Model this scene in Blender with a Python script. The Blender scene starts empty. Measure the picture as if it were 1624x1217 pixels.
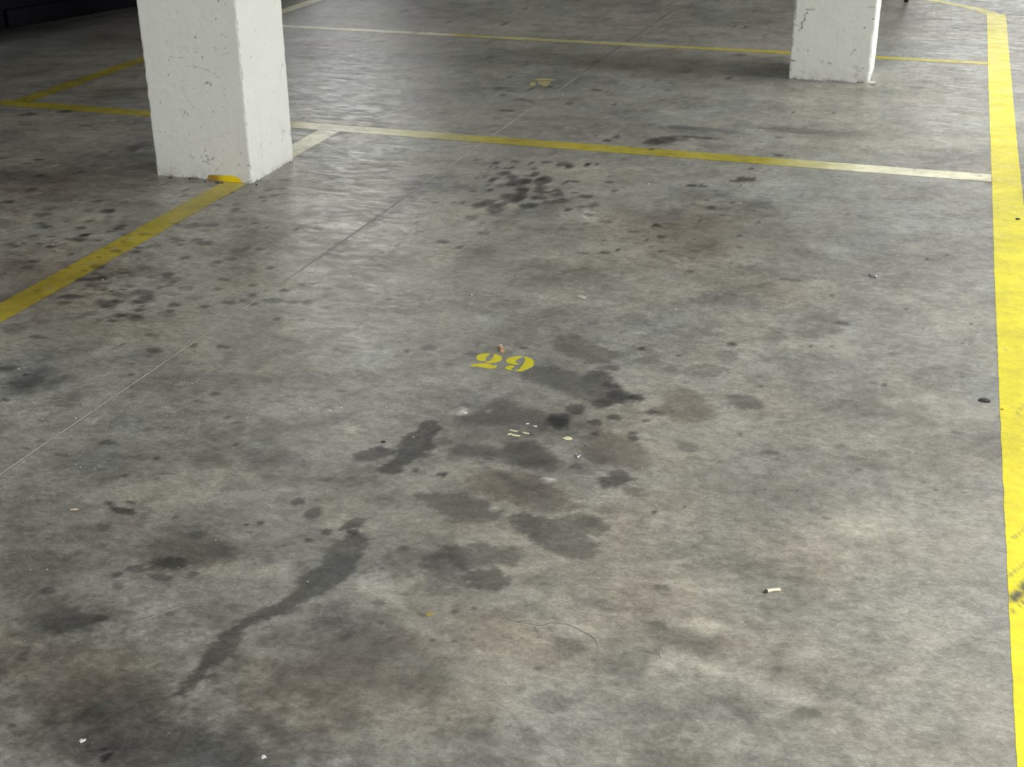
import bpy, bmesh, math, random
import numpy as np
from mathutils import Matrix, Vector

# ------------------------------------------------------------------ camera
W, H = 1624, 1217
F_PX, PITCH, YAW, ROLL, CAM_H = 2085.19, 0.433047, -0.311389, -0.005224, 1.6
cy, sy, cp, sp = math.cos(YAW), math.sin(YAW), math.cos(PITCH), math.sin(PITCH)
FW = np.array([sy*cp, cy*cp, -sp]); RT0 = np.array([cy, -sy, 0.0]); UP0 = np.cross(RT0, FW)
RT = RT0*math.cos(ROLL) + UP0*math.sin(ROLL); UP = UP0*math.cos(ROLL) - RT0*math.sin(ROLL)
CAM = np.array([0, 0, CAM_H])
scene = bpy.context.scene
cam_data = bpy.data.cameras.new('camera'); cam_data.sensor_width = 36
cam_data.lens = 36*F_PX/W; cam_data.clip_start = 0.05
cam = bpy.data.objects.new('camera', cam_data); scene.collection.objects.link(cam)
cam.matrix_world = Matrix(((RT[0], UP[0], -FW[0], 0), (RT[1], UP[1], -FW[1], 0), (RT[2], UP[2], -FW[2], CAM_H), (0, 0, 0, 1)))
scene.camera = cam

# ------------------------------------------------------------------ light
world = bpy.data.worlds.new('world'); scene.world = world; world.use_nodes = True
world.node_tree.nodes['Background'].inputs[0].default_value = (0.8, 0.85, 0.9, 1)
world.node_tree.nodes['Background'].inputs[1].default_value = 0.07
scene.view_settings.view_transform = 'Standard'; scene.view_settings.look = 'None'
scene.view_settings.gamma = 1; scene.view_settings.exposure = 0.0
scene.view_settings.use_curve_mapping = False

def area(name, loc, target, sx, sz, power, col=(1, 1, 1)):
    d = bpy.data.lights.new(name, 'AREA'); d.shape = 'RECTANGLE'; d.size = sx; d.size_y = sz
    d.energy = power; d.color = col
    o = bpy.data.objects.new(name, d); scene.collection.objects.link(o); o.location = loc
    v = Vector(target)-Vector(loc); o.rotation_euler = v.to_track_quat('-Z', 'Y').to_euler()
    return o
LIGHTS = {   # name: (position, aim, width, height, watts)
    # daylight from an opening far to the right, beyond the aisle
    'daylight_right': ((7.6, 8.05, 1.15), (-3, 8.05, 1.15), 1.2, 1.5, 515),
    # ceiling fluorescent rows
    'tube_right': ((1.7, 3.4, 2.62), (1.7, 3.4, 0), 0.3, 3.0, 62),
    'tube_right_near': ((1.3, 1.2, 2.62), (1.3, 1.2, 0), 0.3, 1.5, 56),
    'tube_right_far': ((1.7, 8.0, 2.62), (1.7, 8.0, 0), 0.3, 1.5, 74),
    'tube_mid': ((-1.2, 4.2, 2.62), (-1.2, 4.2, 0), 1.5, 0.3, 4),
    'tube_far': ((-1.9, 9.0, 2.62), (-1.9, 9.0, 0), 1.5, 0.3, 3),
    'tube_left': ((-4.5, 2.0, 2.62), (-4.5, 2.0, 0), 1.5, 0.3, 30),
    # far battens, openings in the far wall, added fill behind the camera
    'batten_far_left': ((-5.9, 12.6, 2.5), (-4.2, 7, 0), 1.3, 0.3, 34),
    'batten_far_right': ((0.1, 13.6, 2.5), (0.1, 7, 0), 1.6, 0.3, 5),
    'opening_far_left': ((-9.2, 19.6, 1.5), (-5.0, 8, 0.2), 1.5, 2.1, 12),
    'opening_far_right': ((0.9, 19.6, 1.5), (0.5, 8, 0.2), 2.6, 2.1, 66),
    'fill_behind': ((2.5, -6.6, 1.4), (-2, 6, 0.6), 3.0, 1.6, 525),  # unseen fill added to brighten the column fronts
}
for _n, (_p, _t, _w, _h, _e) in LIGHTS.items(): area(_n, _p, _t, _w, _h, _e, (1, 1, .97))

# ------------------------------------------------------------------ helpers
def ray(px, py):
    return FW*F_PX + RT*(px-W/2) - UP*(py-H/2)
def at(px, py, z=0.0):
    d = ray(px, py); t = (z-CAM_H)/d[2]; return CAM + d*t
def on_y(px, py, Y):
    d = ray(px, py); return CAM + d*(Y/d[1])
def on_x(px, py, X):
    d = ray(px, py); return CAM + d*(X/d[0])
rng = np.random.default_rng(7)
PERM = rng.random((256, 256))
def vnoise(x, y):
    xi = np.floor(x).astype(int); yi = np.floor(y).astype(int)
    fx = x-xi; fy = y-yi; fx = fx*fx*(3-2*fx); fy = fy*fy*(3-2*fy)
    a = PERM[xi & 255, yi & 255]; b = PERM[(xi+1) & 255, yi & 255]
    c = PERM[xi & 255, (yi+1) & 255]; d = PERM[(xi+1) & 255, (yi+1) & 255]
    return (a*(1-fx)+b*fx)*(1-fy) + (c*(1-fx)+d*fx)*fy
def fbm(x, y, s, oct=4, off=0.0, gain=.5):
    t = 0; a = 1; n = 0
    for i in range(oct):
        c, q = math.cos(.5+i*1.1), math.sin(.5+i*1.1)
        t = t + a*(vnoise((x*c-y*q)*s+off+i*17.3, (x*q+y*c)*s+off*1.7+i*5.1)-.5); n += a
        a *= gain; s *= 2.03
    return t/n*2          # about -1 .. 1
def sstep(a, b, x):
    t = np.clip((x-a)/(b-a), 0, 1); return t*t*(3-2*t)

# ------------------------------------------------------------------ stains, painted shade and glare on the concrete (photo survey -> floor metres)
STAINS_AND_LIGHT = []      # (pts Nx2, radii N, yscale, strength, soft, tint, rough)
DARK = np.array([1.0, 1.0, 1.02]); BROWN = np.array([1.0, .97, .9]); WARM = np.array([1.07, .985, .93])
def stroke(pts, s, soft=.35, tint=DARK, edge=.35):
    P = []; R = []
    for (x, y, r) in pts:
        q = at(x, y); P.append(q[:2]); R.append(r*np.linalg.norm(q-CAM)/F_PX)
    STAINS_AND_LIGHT.append((np.array(P), np.array(R), 1.0, s, soft, tint, edge))
def blot(x, y, rx, ry, s=.4, soft=.35, tint=DARK, edge=.35):
    q = at(x, y); D = np.linalg.norm(q-CAM)
    a = rx*D/F_PX; b = ry*D*D/(F_PX*CAM_H)
    STAINS_AND_LIGHT.append((np.array([q[:2]]), np.array([a]), a/b, s, soft, tint, edge))

POLYS = []
def patch(pts, s, soft=5, tint=DARK, rag=6, off=(539, 507), sc=2.557):
    """irregular stain from an outline measured on a crop; soft and rag in photo pixels at its distance"""
    P = np.array([at(off[0]+a/sc, off[1]+b/sc)[:2] for a, b in pts]); c = P.mean(0)
    u = math.sqrt(c@c+CAM_H**2)/F_PX
    POLYS.append((P, s, soft*u, rag*u, tint))
OLIVE = np.array([1.02, 1.0, .93])
patch([(340, 415), (385, 415), (415, 435), (400, 465), (370, 480), (385, 510), (370, 545), (335, 560), (290, 575), (255, 590), (250, 620), (200, 630), (160, 615), (170, 590), (215, 565), (230, 530), (260, 480), (290, 460), (310, 445)], .42, 4)
patch([(60, 550), (90, 535), (140, 520), (185, 522), (230, 535), (200, 550), (160, 565), (110, 574), (70, 567)], .38, 4)
patch([(730, 215), (790, 195), (860, 200), (930, 210), (985, 225), (1030, 205), (1085, 215), (1100, 250), (1130, 275), (1160, 300), (1220, 310), (1235, 325), (1160, 345), (1100, 350), (1050, 360), (1000, 340), (960, 310), (900, 290), (850, 265), (790, 255), (740, 240)], .27, 8)
patch([(985, 225), (1030, 205), (1085, 215), (1100, 250), (1130, 275), (1160, 320), (1150, 345), (1090, 350), (1060, 320), (1000, 290), (970, 260)], .15, 4)
patch([(860, 100), (890, 75), (950, 70), (990, 80), (1010, 100), (1060, 110), (1120, 130), (1150, 155), (1080, 172), (1010, 176), (940, 152), (880, 130)], .2, 7, OLIVE)
patch([(640, 520), (700, 495), (760, 495), (820, 510), (870, 540), (890, 580), (860, 612), (800, 608), (740, 597), (690, 592), (650, 570), (560, 562), (450, 560), (420, 530), (470, 505), (560, 510)], .26, 12)
patch([(690, 510), (760, 505), (830, 530), (860, 570), (840, 605), (760, 600), (700, 580), (670, 545)], .2, 16)
patch([(470, 400), (560, 385), (600, 350), (680, 330), (720, 350), (760, 370), (850, 380), (920, 410), (935, 445), (880, 452), (820, 432), (760, 432), (700, 430), (620, 432), (540, 422)], .22, 12)
patch([(850, 385), (900, 390), (930, 420), (925, 445), (870, 440), (850, 420)], .2, 4)
patch([(290, 710), (360, 700), (450, 705), (540, 720), (620, 750), (660, 780), (650, 810), (580, 820), (500, 825), (430, 800), (370, 760), (330, 730)], .25, 6)
patch([(680, 800), (740, 785), (800, 800), (860, 810), (930, 795), (1010, 790), (1070, 810), (1088, 850), (1050, 870), (1000, 872), (1040, 910), (1047, 940), (1000, 970), (930, 975), (870, 940), (800, 910), (760, 880), (720, 850)], .27, 5)
patch([(720, 800), (800, 800), (860, 815), (880, 850), (850, 890), (790, 890), (740, 860)], .12, 8)
patch([(520, 640), (600, 600), (700, 610), (800, 640), (880, 680), (940, 720), (960, 770), (880, 782), (780, 762), (680, 742), (600, 720), (540, 690)], .16, 8, WARM)
patch([(430, 960), (480, 920), (560, 910), (640, 930), (720, 920), (740, 960), (700, 1000), (620, 990), (560, 1010), (500, 1010)], .26, 8, rag=9)
patch([(500, 1050), (560, 1015), (640, 1015), (690, 1050), (700, 1080), (640, 1095), (560, 1085)], .3, 5, rag=7)
patch([(330, 1000), (420, 930), (500, 1000), (520, 1060), (440, 1120), (350, 1090)], .17, 12, rag=14)
patch([(1000, 460), (1100, 455), (1200, 480), (1240, 540), (1250, 600), (1180, 600), (1080, 590), (1010, 560), (980, 510)], .16, 12, WARM)
patch([(1330, 290), (1400, 270), (1470, 310), (1480, 340), (1520, 360), (1510, 400), (1430, 415), (1350, 405), (1340, 370), (1260, 385), (1220, 380), (1310, 340)], .2, 7, WARM)
patch([(1390, 205), (1430, 185), (1500, 178), (1560, 195), (1582, 205), (1520, 232), (1450, 236), (1400, 225)], .16, 4, OLIVE)
patch([(1410, 265), (1360, 310), (1320, 360), (1290, 410), (1230, 450), (1190, 500), (1120, 550), (1050, 590), (990, 610), (930, 655), (880, 695), (840, 740), (800, 800), (760, 860), (705, 915), (740, 930), (800, 880), (860, 820), (920, 760), (970, 700), (990, 655), (1060, 625), (1150, 602), (1250, 540), (1340, 490), (1400, 440), (1450, 390), (1490, 330), (1497, 290), (1470, 262)], .33, 6, off=(0, 741), rag=7)
patch([(1370, 258), (1400, 225), (1455, 203), (1480, 212), (1470, 237), (1420, 257)], .36, 3, off=(0, 741), rag=4)
patch([(600, 300), (700, 265), (800, 255), (890, 270), (960, 330), (920, 370), (820, 400), (740, 412), (620, 412), (595, 370)], .2, 22, off=(0, 741), rag=14)
patch([(620, 380), (700, 365), (760, 375), (740, 405), (660, 415), (610, 410)], .2, 8, off=(0, 741))
patch([(80, 560), (200, 530), (330, 570), (430, 610), (390, 640), (300, 650), (230, 680), (120, 722), (80, 690)], .2, 16, off=(0, 741), rag=12)
patch([(430, 145), (455, 140), (465, 162), (540, 172), (545, 190), (480, 190), (455, 170)], .3, 3, off=(0, 741), rag=3)
patch([(1050, 645), (1100, 630), (1130, 610), (1160, 625), (1200, 650), (1150, 665), (1100, 682), (1060, 680)], .34, 4)
# pale scuffs and scrapes
patch([(985, 535), (1000, 520), (1030, 530), (1060, 540), (1010, 548)], -.3, 3, off=(288, 0), sc=1.56)
for pts in ([(445, 380), (470, 360), (500, 350), (520, 365), (490, 385)], [(585, 380), (600, 362), (622, 360), (610, 380)], [(808, 650), (830, 640), (885, 642), (870, 658), (820, 665)], [(345, 540), (360, 530), (385, 534), (370, 548)], [(600, 768), (620, 755), (645, 765), (625, 782)]):
    patch(pts, -.42, 3, rag=4)
patch([(500, 560), (640, 545), (740, 570), (760, 600), (640, 620), (560, 610)], -.16, 12, off=(0, 741))
patch([(1380, 470), (1500, 400), (1620, 480), (1620, 560), (1500, 520)], -.2, 16, off=(0, 741), rag=18)
patch([(1000, 740), (1100, 720), (1180, 745), (1120, 790), (1050, 770)], -.15, 14, off=(0, 741), rag=12)

# broad tonal patches of the slab, with some painted shade
for t in [(150, 985, 110, 38, .22, .9), (570, 1080, 170, 90, .2, 1, WARM), (130, 1080, 260, 75, .34, 1, WARM),
          (230, 1180, 320, 70, .34, 1), (430, 375, 60, 40, .2, 1), (45, 610, 52, 22, .42, .95), (115, 630, 30, 14, .22, .9), (330, 730, 30, 18, .24, .9), (450, 728, 80, 15, .22, .9),  # patch in front of the large column paints in its dark reflection
          (665, 292, 36, 13, .32, .9), (505, 88, 60, 9, .38, .9), (1180, 482, 110, 13, .14, .9), (1010, 515, 110, 14, .14, .9), (1090, 360, 140, 40, .1, 1, WARM),
          (1150, 890, 110, 22, .12, .9), (1120, 1026, 60, 18, .14, .9), (760, 1010, 160, 40, .1, 1, WARM), (1060, 1130, 60, 20, .1, 1), (330, 950, 150, 35, .1, .9),
          (80, 290, 160, 45, .16, 1, WARM), (60, 440, 110, 45, .12, 1, WARM), (180, 145, 90, 16, .14, 1, WARM), (700, 20, 90, 22, .16, .9), (240, 600, 90, 25, .1, 1),  # patch farthest from the camera paints in a cast shadow
          (640, 470, 80, 22, .08, 1), (1480, 440, 70, 30, .14, 1), (1430, 560, 60, 20, .1, 1), (1500, 250, 60, 14, .14, .9), (1330, 215, 70, 8, .16, .9), (1200, 200, 80, 7, .12, .9),
          (1090, 207, 60, 7, .16, .9), (560, 975, 60, 30, .1, .9), (110, 820, 90, 25, .1, .9), (60, 905, 50, 25, .1, .9), (905, 755, 130, 50, .12, 1), (780, 680, 130, 55, .16, .9),
          (1250, 940, 80, 30, .08, 1), (730, 900, 100, 40, .12, .9), (400, 130, 10, 5, .1, .9), (960, 105, 330, 6, .08, .9), (1080, 60, 60, 12, .06, 1)]:  # long thin patch deepens the far column's cast shadow in the colour
    blot(*t[:5], soft=t[5], tint=t[6] if len(t) > 6 else DARK, edge=.5)
# paler patches; those around the columns paint in floor glare
for t in [(1110, 990, 45, 14, -.26, .8), (1150, 1060, 110, 30, -.24, .8), (1260, 1105, 50, 14, -.24, .7), (1050, 1060, 40, 22, -.14, .9), (560, 300, 90, 4, -.3, .9), (545, 320, 60, 5, -.26, .9),
          (530, 355, 60, 8, -.26, .9), (600, 390, 70, 8, -.08, .9), (500, 405, 30, 5, -.16, .9), (560, 680, 35, 20, -.26, .9), (500, 488, 26, 12, -.22, .9), (560, 560, 90, 22, -.12, 1),
          (150, 668, 26, 5, -.2, .8), (274, 608, 18, 4, -.4, .8), (403, 668, 10, 6, -.4, .8), (270, 650, 22, 5, -.2, .8), (1500, 185, 60, 6, -.16, .9), (1400, 240, 70, 5, -.16, .9),
          (1300, 160, 120, 7, -.14, .9), (480, 62, 30, 6, -.3, .9), (560, 55, 50, 6, -.16, .9), (735, 655, 10, 5, -.4, .5), (776, 652, 5, 3, -.35, .5), (781, 807, 11, 5, -.28, .4),
          (870, 762, 16, 4, -.3, .5), (683, 716, 10, 3, -.4, .4), (1370, 840, 60, 20, -.1, 1), (1430, 1060, 120, 50, -.08, 1), (1310, 935, 30, 8, -.12, .9), (1540, 720, 30, 20, -.1, 1),
          (1100, 640, 200, 60, -.08, 1), (880, 1000, 90, 25, -.1, 1), (440, 900, 80, 25, -.12, 1), (590, 910, 30, 18, -.14, .9), (470, 800, 90, 30, -.08, 1), (640, 960, 60, 20, -.1, 1),
          (1215, 560, 90, 20, -.08, 1), (840, 945, 80, 20, -.1, 1), (950, 20, 90, 8, -.1, 1), (1090, 5, 120, 7, -.12, 1), (770, 90, 120, 6, -.06, 1), (5, 600, 30, 8, -.08, .9)]:
    blot(*t[:5], soft=t[5], edge=.6)
for t in [(495, 815, 14, 8), (519, 845, 10, 6), (473, 795, 11, 6), (490, 857, 8, 4), (412, 830, 9, 4), (560, 845, 12, 6)]: blot(*t, .36, .25)
# main oil area
for t in [(915, 552, 44, 18, .24), (965, 545, 28, 9, .16), (975, 552, 30, 10, .14), (1023, 572, 20, 7, .14), (968, 584, 17, 5, .28), (952, 584, 8, 3, .25), (850, 598, 30, 12, .24), (905, 602, 40, 16, .3),
          (946, 602, 30, 14, .3), (946, 622, 38, 16, .3), (983, 628, 22, 9, .3), (1010, 632, 16, 5, .3), (968, 611, 16, 6, .2), (912, 649, 18, 8, .34), (956, 640, 20, 7, .28), (944, 670, 15, 5, .38),
          (975, 662, 14, 5, .38), (1024, 668, 9, 3.5, .36), (943, 688, 9, 4, .34), (1005, 696, 11, 5, .34), (1005, 687, 9, 3, .3), (1075, 634, 36, 20, .2), (1092, 656, 38, 11, .2), (1038, 655, 20, 4, .28),
          (1180, 637, 30, 10, .27), (1117, 587, 34, 11, .17), (1107, 545, 48, 14, .17), (1154, 564, 20, 9, .18), (1115, 507, 45, 10, .12), (1094, 710, 18, 9, .2), (1225, 718, 14, 4, .25),
          (1065, 586, 14, 4, .16), (1225, 560, 20, 12, .08), (811, 648, 65, 20, .22), (885, 666, 20, 14, .34), (840, 718, 60, 24, .34), (835, 735, 34, 18, .2), (762, 712, 55, 16, .22), (876, 742, 45, 12, .28),
          (900, 690, 45, 16, .2), (975, 700, 52, 30, .16), (985, 724, 40, 24, .16), (914, 740, 12, 4, .28), (966, 763, 20, 9, .36), (993, 763, 16, 6, .34), (1002, 780, 18, 8, .24), (720, 795, 66, 16, .22),
          (780, 800, 60, 18, .2), (850, 780, 60, 20, .22), (705, 753, 5, 6, .3), (700, 754, 9, 3, .2)]:
    if (t[2] >= 28 and t[0] < 1120) or 940 < t[0] < 1000 and 755 < t[1] < 770: continue
    blot(*t[:5], soft=.3, edge=.4)
# left cluster
for t in [(606, 713, 10, 5, .3), (659, 746, 6, 4, .36), (701, 753, 8, 4, .3), (695, 702, 24, 8, .2)]:
    blot(*t[:5], soft=.22, edge=.4)
# group below
for t in [(936, 828, 22, 8, .14, ), (700, 890, 45, 20, .12),
          (639, 870, 9, 4, .28), (722, 970, 6, 3, .32), (752, 965, 5, 3.5, .32), (686, 1016, 6, 3, .32), (722, 1018, 4, 2.4, .3), (854, 1061, 6, 3.2, .32), (905, 1025, 38, 16, .14), (987, 1054, 50, 20, .14),
          (871, 1112, 34, 16, .14), (963, 961, 50, 9, .16), (1052, 932, 14, 5, .22), (1045, 992, 14, 8, .2), (1180, 1132, 26, 8, .16), (1285, 1130, 22, 7, .2), (883, 1087, 6, 3, .2), (710, 1142, 5, 3, .25),
          (828, 1093, 10, 5, .16), (780, 1143, 6, 3, .2), (600, 957, 10, 6, .2), (604, 987, 8, 5, .18), (605, 902, 5, 2.5, .3), (1090, 1180, 12, 8, .16)]:
    blot(*t[:5], soft=.35, edge=.45)
# left side spots
for t in [(192, 809, 20, 4, .28), (172, 797, 8, 4, .2), (277, 821, 8, 3, .3), (306, 911, 10, 5, .3), (255, 916, 18, 5, .3), (214, 903, 16, 6, .3), (185, 912, 8, 4, .3), (188, 931, 12, 6, .2), (273, 893, 36, 10, .24),
          (310, 851, 22, 6, .16), (78, 938, 14, 5, .26), (162, 981, 10, 5, .3), (100, 985, 60, 20, .14), (168, 1201, 8, 8, .55), (163, 1190, 4, 5, .4), (37, 1040, 12, 7, .18), (525, 975, 36, 24, .12),
          (20, 1150, 10, 4, .25), (172, 702, 14, 4, .28), (100, 722, 16, 3, .2), (247, 728, 6, 2.5, .3), (361, 662, 4, 2, .45), (340, 625, 9, 3, .28), (373, 706, 6, 2, .35), (12, 584, 12, 4, .3),
          (8, 635, 10, 3, .3), (245, 556, 16, 3, .36), (240, 562, 5, 6, .2), (208, 595, 8, 3, .3), (305, 548, 10, 4, .34), (355, 550, 12, 2.5, .3), (193, 547, 3, 1.5, .6), (60, 535, 22, 1.5, .25),
          (20, 520, 26, 7, .16), (160, 745, 7, 3, .2), (125, 875, 10, 4, .2), (394, 845, 6, 2, .3), (390, 833, 3, 1.5, .5), (65, 700, 8, 3, .2), (340, 1050, 0.1, .1, 0)]:
    blot(*t[:5], soft=.35, edge=.4)
# droplets of the far cluster (crop coordinates)
for t in [(222, 136), (352, 153, 8, 3), (473, 146), (577, 160), (672, 153), (785, 166, 12, 4.5), (820, 180, 8, 3), (938, 168), (1000, 165, 4), (310, 186, 4, 2), (357, 189, 5, 2), (420, 190), (455, 186, 4), (595, 194, 6, 3),
          (400, 224, 12, 3.5), (604, 230, 8, 4), (560, 238, 8, 2), (460, 248, 9, 3), (230, 254, 3, 2), (283, 245, 3, 2), (340, 258, 8, 3), (325, 270, 7, 3), (655, 272, 14, 7, .5), (640, 258, 9, 4), (500, 283, 19, 7, .46), (545, 275, 9, 5),
          (445, 296, 8, 4), (300, 302, 5, 2), (385, 303, 8, 4, .3), (320, 328, 6, 3), (520, 325, 14, 3), (525, 342, 9, 5), (640, 318, 11, 3.5), (205, 340, 6, 2), (740, 335, 9, 3), (650, 344, 16, 2.4), (450, 376, 20, 6, .44),
          (510, 378, 10, 6, .44), (470, 402, 10, 4), (750, 360, 11, 3), (620, 380, 13, 4, .34), (600, 385, 5, 3), (770, 402, 14, 4, .34), (240, 430, 14, 5, .46), (300, 412, 13, 6, .42), (335, 430, 9, 4), (390, 422, 8, 5, .4),
          (345, 463, 15, 5, .36), (330, 490, 18, 3, .2), (550, 435, 16, 4), (600, 425, 9, 2), (690, 412, 10, 3, .3), (135, 411, 6, 2), (75, 411, 5, 1.2, .3), (190, 508, 12, 4, .34), (815, 458, 8, 3), (930, 372, 13, 2.6), (900, 440, 9, 2.4, .32),
          (975, 430, 9, 3.4, .32), (950, 491, 10, 3, .38), (795, 288, 6, 2), (830, 274, 7, 2), (870, 275, 7, 2), (1080, 280, 6.5, 1.8), (1080, 246, 4, 1, .3), (1118, 336, 6.5, 2.6), (865, 348, 7, 2, .34), (1060, 14, 8, 2), (1350, 70, 6, 2),
          (1610, 300, 8, 2), (1380, 558, 9, 3), (1060, 538, 13, 2.6, .28), (1470, 548, 14, 1.8, .22), (270, 612, 13, 3, .28), (1415, 632, 9, 3), (1235, 603, 9, 2, .3), (930, 550, 8, 2, .24), (130, 305, 11, 4, .22), (90, 282, 5, 2, .2), (345, 541, 9, 3, .22),
          (270, 541, 5, 1.6, .22), (640, 470, 40, 14, .12), (420, 530, 20, 9, .1), (288, 582, 3, 1, .4), (745, 500, 9, 1.5, .2), (1130, 485, 3, 1.4, .2), (20, 336, 5, 1.6, .2), (345, 358, 6, 1.4, .3), (580, 580, 30, 3, .12), (630, 106, 8, 1.6, .16), (1240, 192, 5, 1.4, .14)]:
    rx = t[2] if len(t) > 2 else 6; ry = t[3] if len(t) > 3 else 2.2; s = t[4] if len(t) > 4 else .42
    blot(700+t[0]/4.06, 220+t[1]/4.06, rx, ry, s, .3, edge=.35)
# around the second line, right of centre (crop coordinates)
for t in [(1035, 226, 16, 4.5, .4), (1052, 222, 22, 6, .38), (1075, 219.5, 20, 4.5, .3), (1105, 218.5, 24, 2.6, .45), (1130, 218.8, 16, 1.6, .35)]: blot(*t, .25, edge=.25)
for t in [(1150, 342, 17, 5, .45), (1075, 353, 8, 2, .45), (1185, 272, 6, 1.5), (1365, 188, 6, 1.4, .4), (1350, 72, 6, 1.2, .3), (808, 383, 7, 2.2), (873, 390, 7, 2), (867, 374, 3, 1), (925, 527, 9, 3, .42), (1058, 494, 5, 1.4), (895, 480, 6, 1.4, .25),
          (985, 447, 10, 2.2, .2), (855, 607, 4, 2.4), (990, 572, 5, 1.6, .3), (985, 537, 4, 1.4, .3), (1102, 711, 5, 1.8), (1228, 624, 5, 1.8, .3), (1115, 638, 5, 1.2, .3), (1115, 386, 2, 1, .4), (1192, 572, 2, 1.4, .5), (1512, 440, 2, 1, .5),
          (235, 815, 12, 3, .35), (325, 798, 4, 3.4, .42), (90, 820, 12, 2.6, .28), (512, 732, 4, 1.8, .4), (433, 758, 2, 1.2, .35), (610, 745, 2, 1, .35), (835, 803, 8, 1.2, .22), (800, 850, 7, 2, .2), (1100, 785, 5, 2, .28), (905, 285, 5, 1.2, .2),
          (312, 70, 8, 2.6), (252, 96, 8, 1.6), (175, 66, 5, 1.2, .25), (538, 152, 6, 1.6), (125, 248, 7, 1.8, .38), (190, 246, 4, 1.5, .38), (5, 260, 7, 2), (880, 20, 70, 4, .2), (970, 125, 40, 4, .12), (1430, 25, 60, 5, .2)]:
    s = t[4] if len(t) > 4 else .42
    blot(900+t[0]/4.06, 200+t[1]/4.06, t[2], t[3], s, .3, edge=.35)
# right hand field
for t in [(1336, 513, 12, 4, .34), (1161, 546, 8, 4, .42), (1019, 552, 7, 3, .42), (1076, 564, 4, 2, .4), (1254, 444, 18, 2.6, .34), (1094, 431, 7, 2, .36), (1417, 561, 9, 4, .2), (1403, 611, 6, 3, .32), (1383, 606, 8, 2, .2), (1361, 745, 8, 3.5, .24),
          (1319, 469, 4, 1.2, .4), (1286, 550, 3, 2, .5), (1233, 545, 4, 1.2, .4), (1267, 545, 3, 1, .4), (1320, 550, 4, 1, .3), (1207, 614, 5, 2, .3), (1519, 590, 8, 2, .2), (1525, 599, 6, 1.4, .25), (1470, 411, 3, 2, .6), (1502, 406, 3, 2, .6), (1537, 539, 8, 2, .25),
          (1541, 514, 3, 2, .4), (1436, 490, 3, 2, .4), (1401, 490, 10, 3, .2), (1515, 686, 8, 3, .26), (1465, 766, 6, 3, .24), (1485, 777, 4, 1.6, .3), (1278, 691, 6, 2, .2), (1180, 706, 3, 1.4, .4), (1175, 690, 4, 2, .3), (1213, 776, 4, 1.8, .3),
          (1280, 676, 3, 2, .3), (1340, 636, 12, 2, .2), (1100, 380, 2, 1, .3), (1026, 386, 5, 1.2, .5), (1048, 399, 3, 1, .4), (1171, 394, 8, 1.5, .2), (1310, 822, 8, 3, .22), (1285, 831, 6, 2, .2), (1167, 821, 4, 2, .26), (1156, 780, 20, 5, .1), (1037, 813, 4, 2, .5),
          (1085, 805, 3, 2, .3), (1142, 734, 8, 3, .18), (1250, 660, 60, 6, .08), (1300, 500, 30, 10, .1), (1325, 525, 16, 6, .18), (1280, 530, 18, 8, .14), (1230, 535, 16, 8, .12), (1385, 134, 4, 1.6, .5), (1450, 140, 16, 1.6, .45), (1323, 178, 5, 1.6, .5),
          (1258, 179, 4, 1, .4), (1234, 246, 8, 1.4, .4), (1156, 125, 4, 2, .5), (1135, 125, 4, 1.4, .3), (1119, 26, 2, 1, .6), (1092, 37, 2, 1, .5), (1197, 17, 3, 1, .4), (1212, 17, 3, 1, .4), (1183, 42, 3, 1.6, .5), (1166, 41, 3, 1.4, .4), (946, 132, 7, 1.4, .4),
          (946, 143, 8, 1, .4), (963, 145, 4, 1.6, .4), (975, 165, 4, 2, .4), (810, 121, 8, 1.4, .45), (794, 140, 15, 2.4, .4), (810, 144, 6, 2, .3), (796, 152, 5, 1.2, .35), (805, 175, 13, 1.8, .45), (842, 141, 6, 2, .3), (830, 159, 20, 2, .25), (870, 138, 5, 1.2, .4),
          (835, 107, 6, 1.2, .25), (880, 109, 4, 1.4, .25), (642, 18, 8, 1.6, .6), (711, 35, 4, 1.2, .5), (800, 38, 6, 2.2, .35), (835, 13, 4, 1.4, .4), (727, 202, 4, 1, .4), (672, 85, 4, 1, .4), (700, 93, 6, 1, .25), (640, 240, 4, 1, .4), (625, 236, 3, 1, .3)]:
    blot(*t[:5], soft=.35, edge=.35)
# tyre rubbed soot band along the joint
stroke([(660, 300, 26), (600, 345, 14), (560, 375, 10), (500, 410, 7)], .14, .8, edge=.4)
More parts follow.
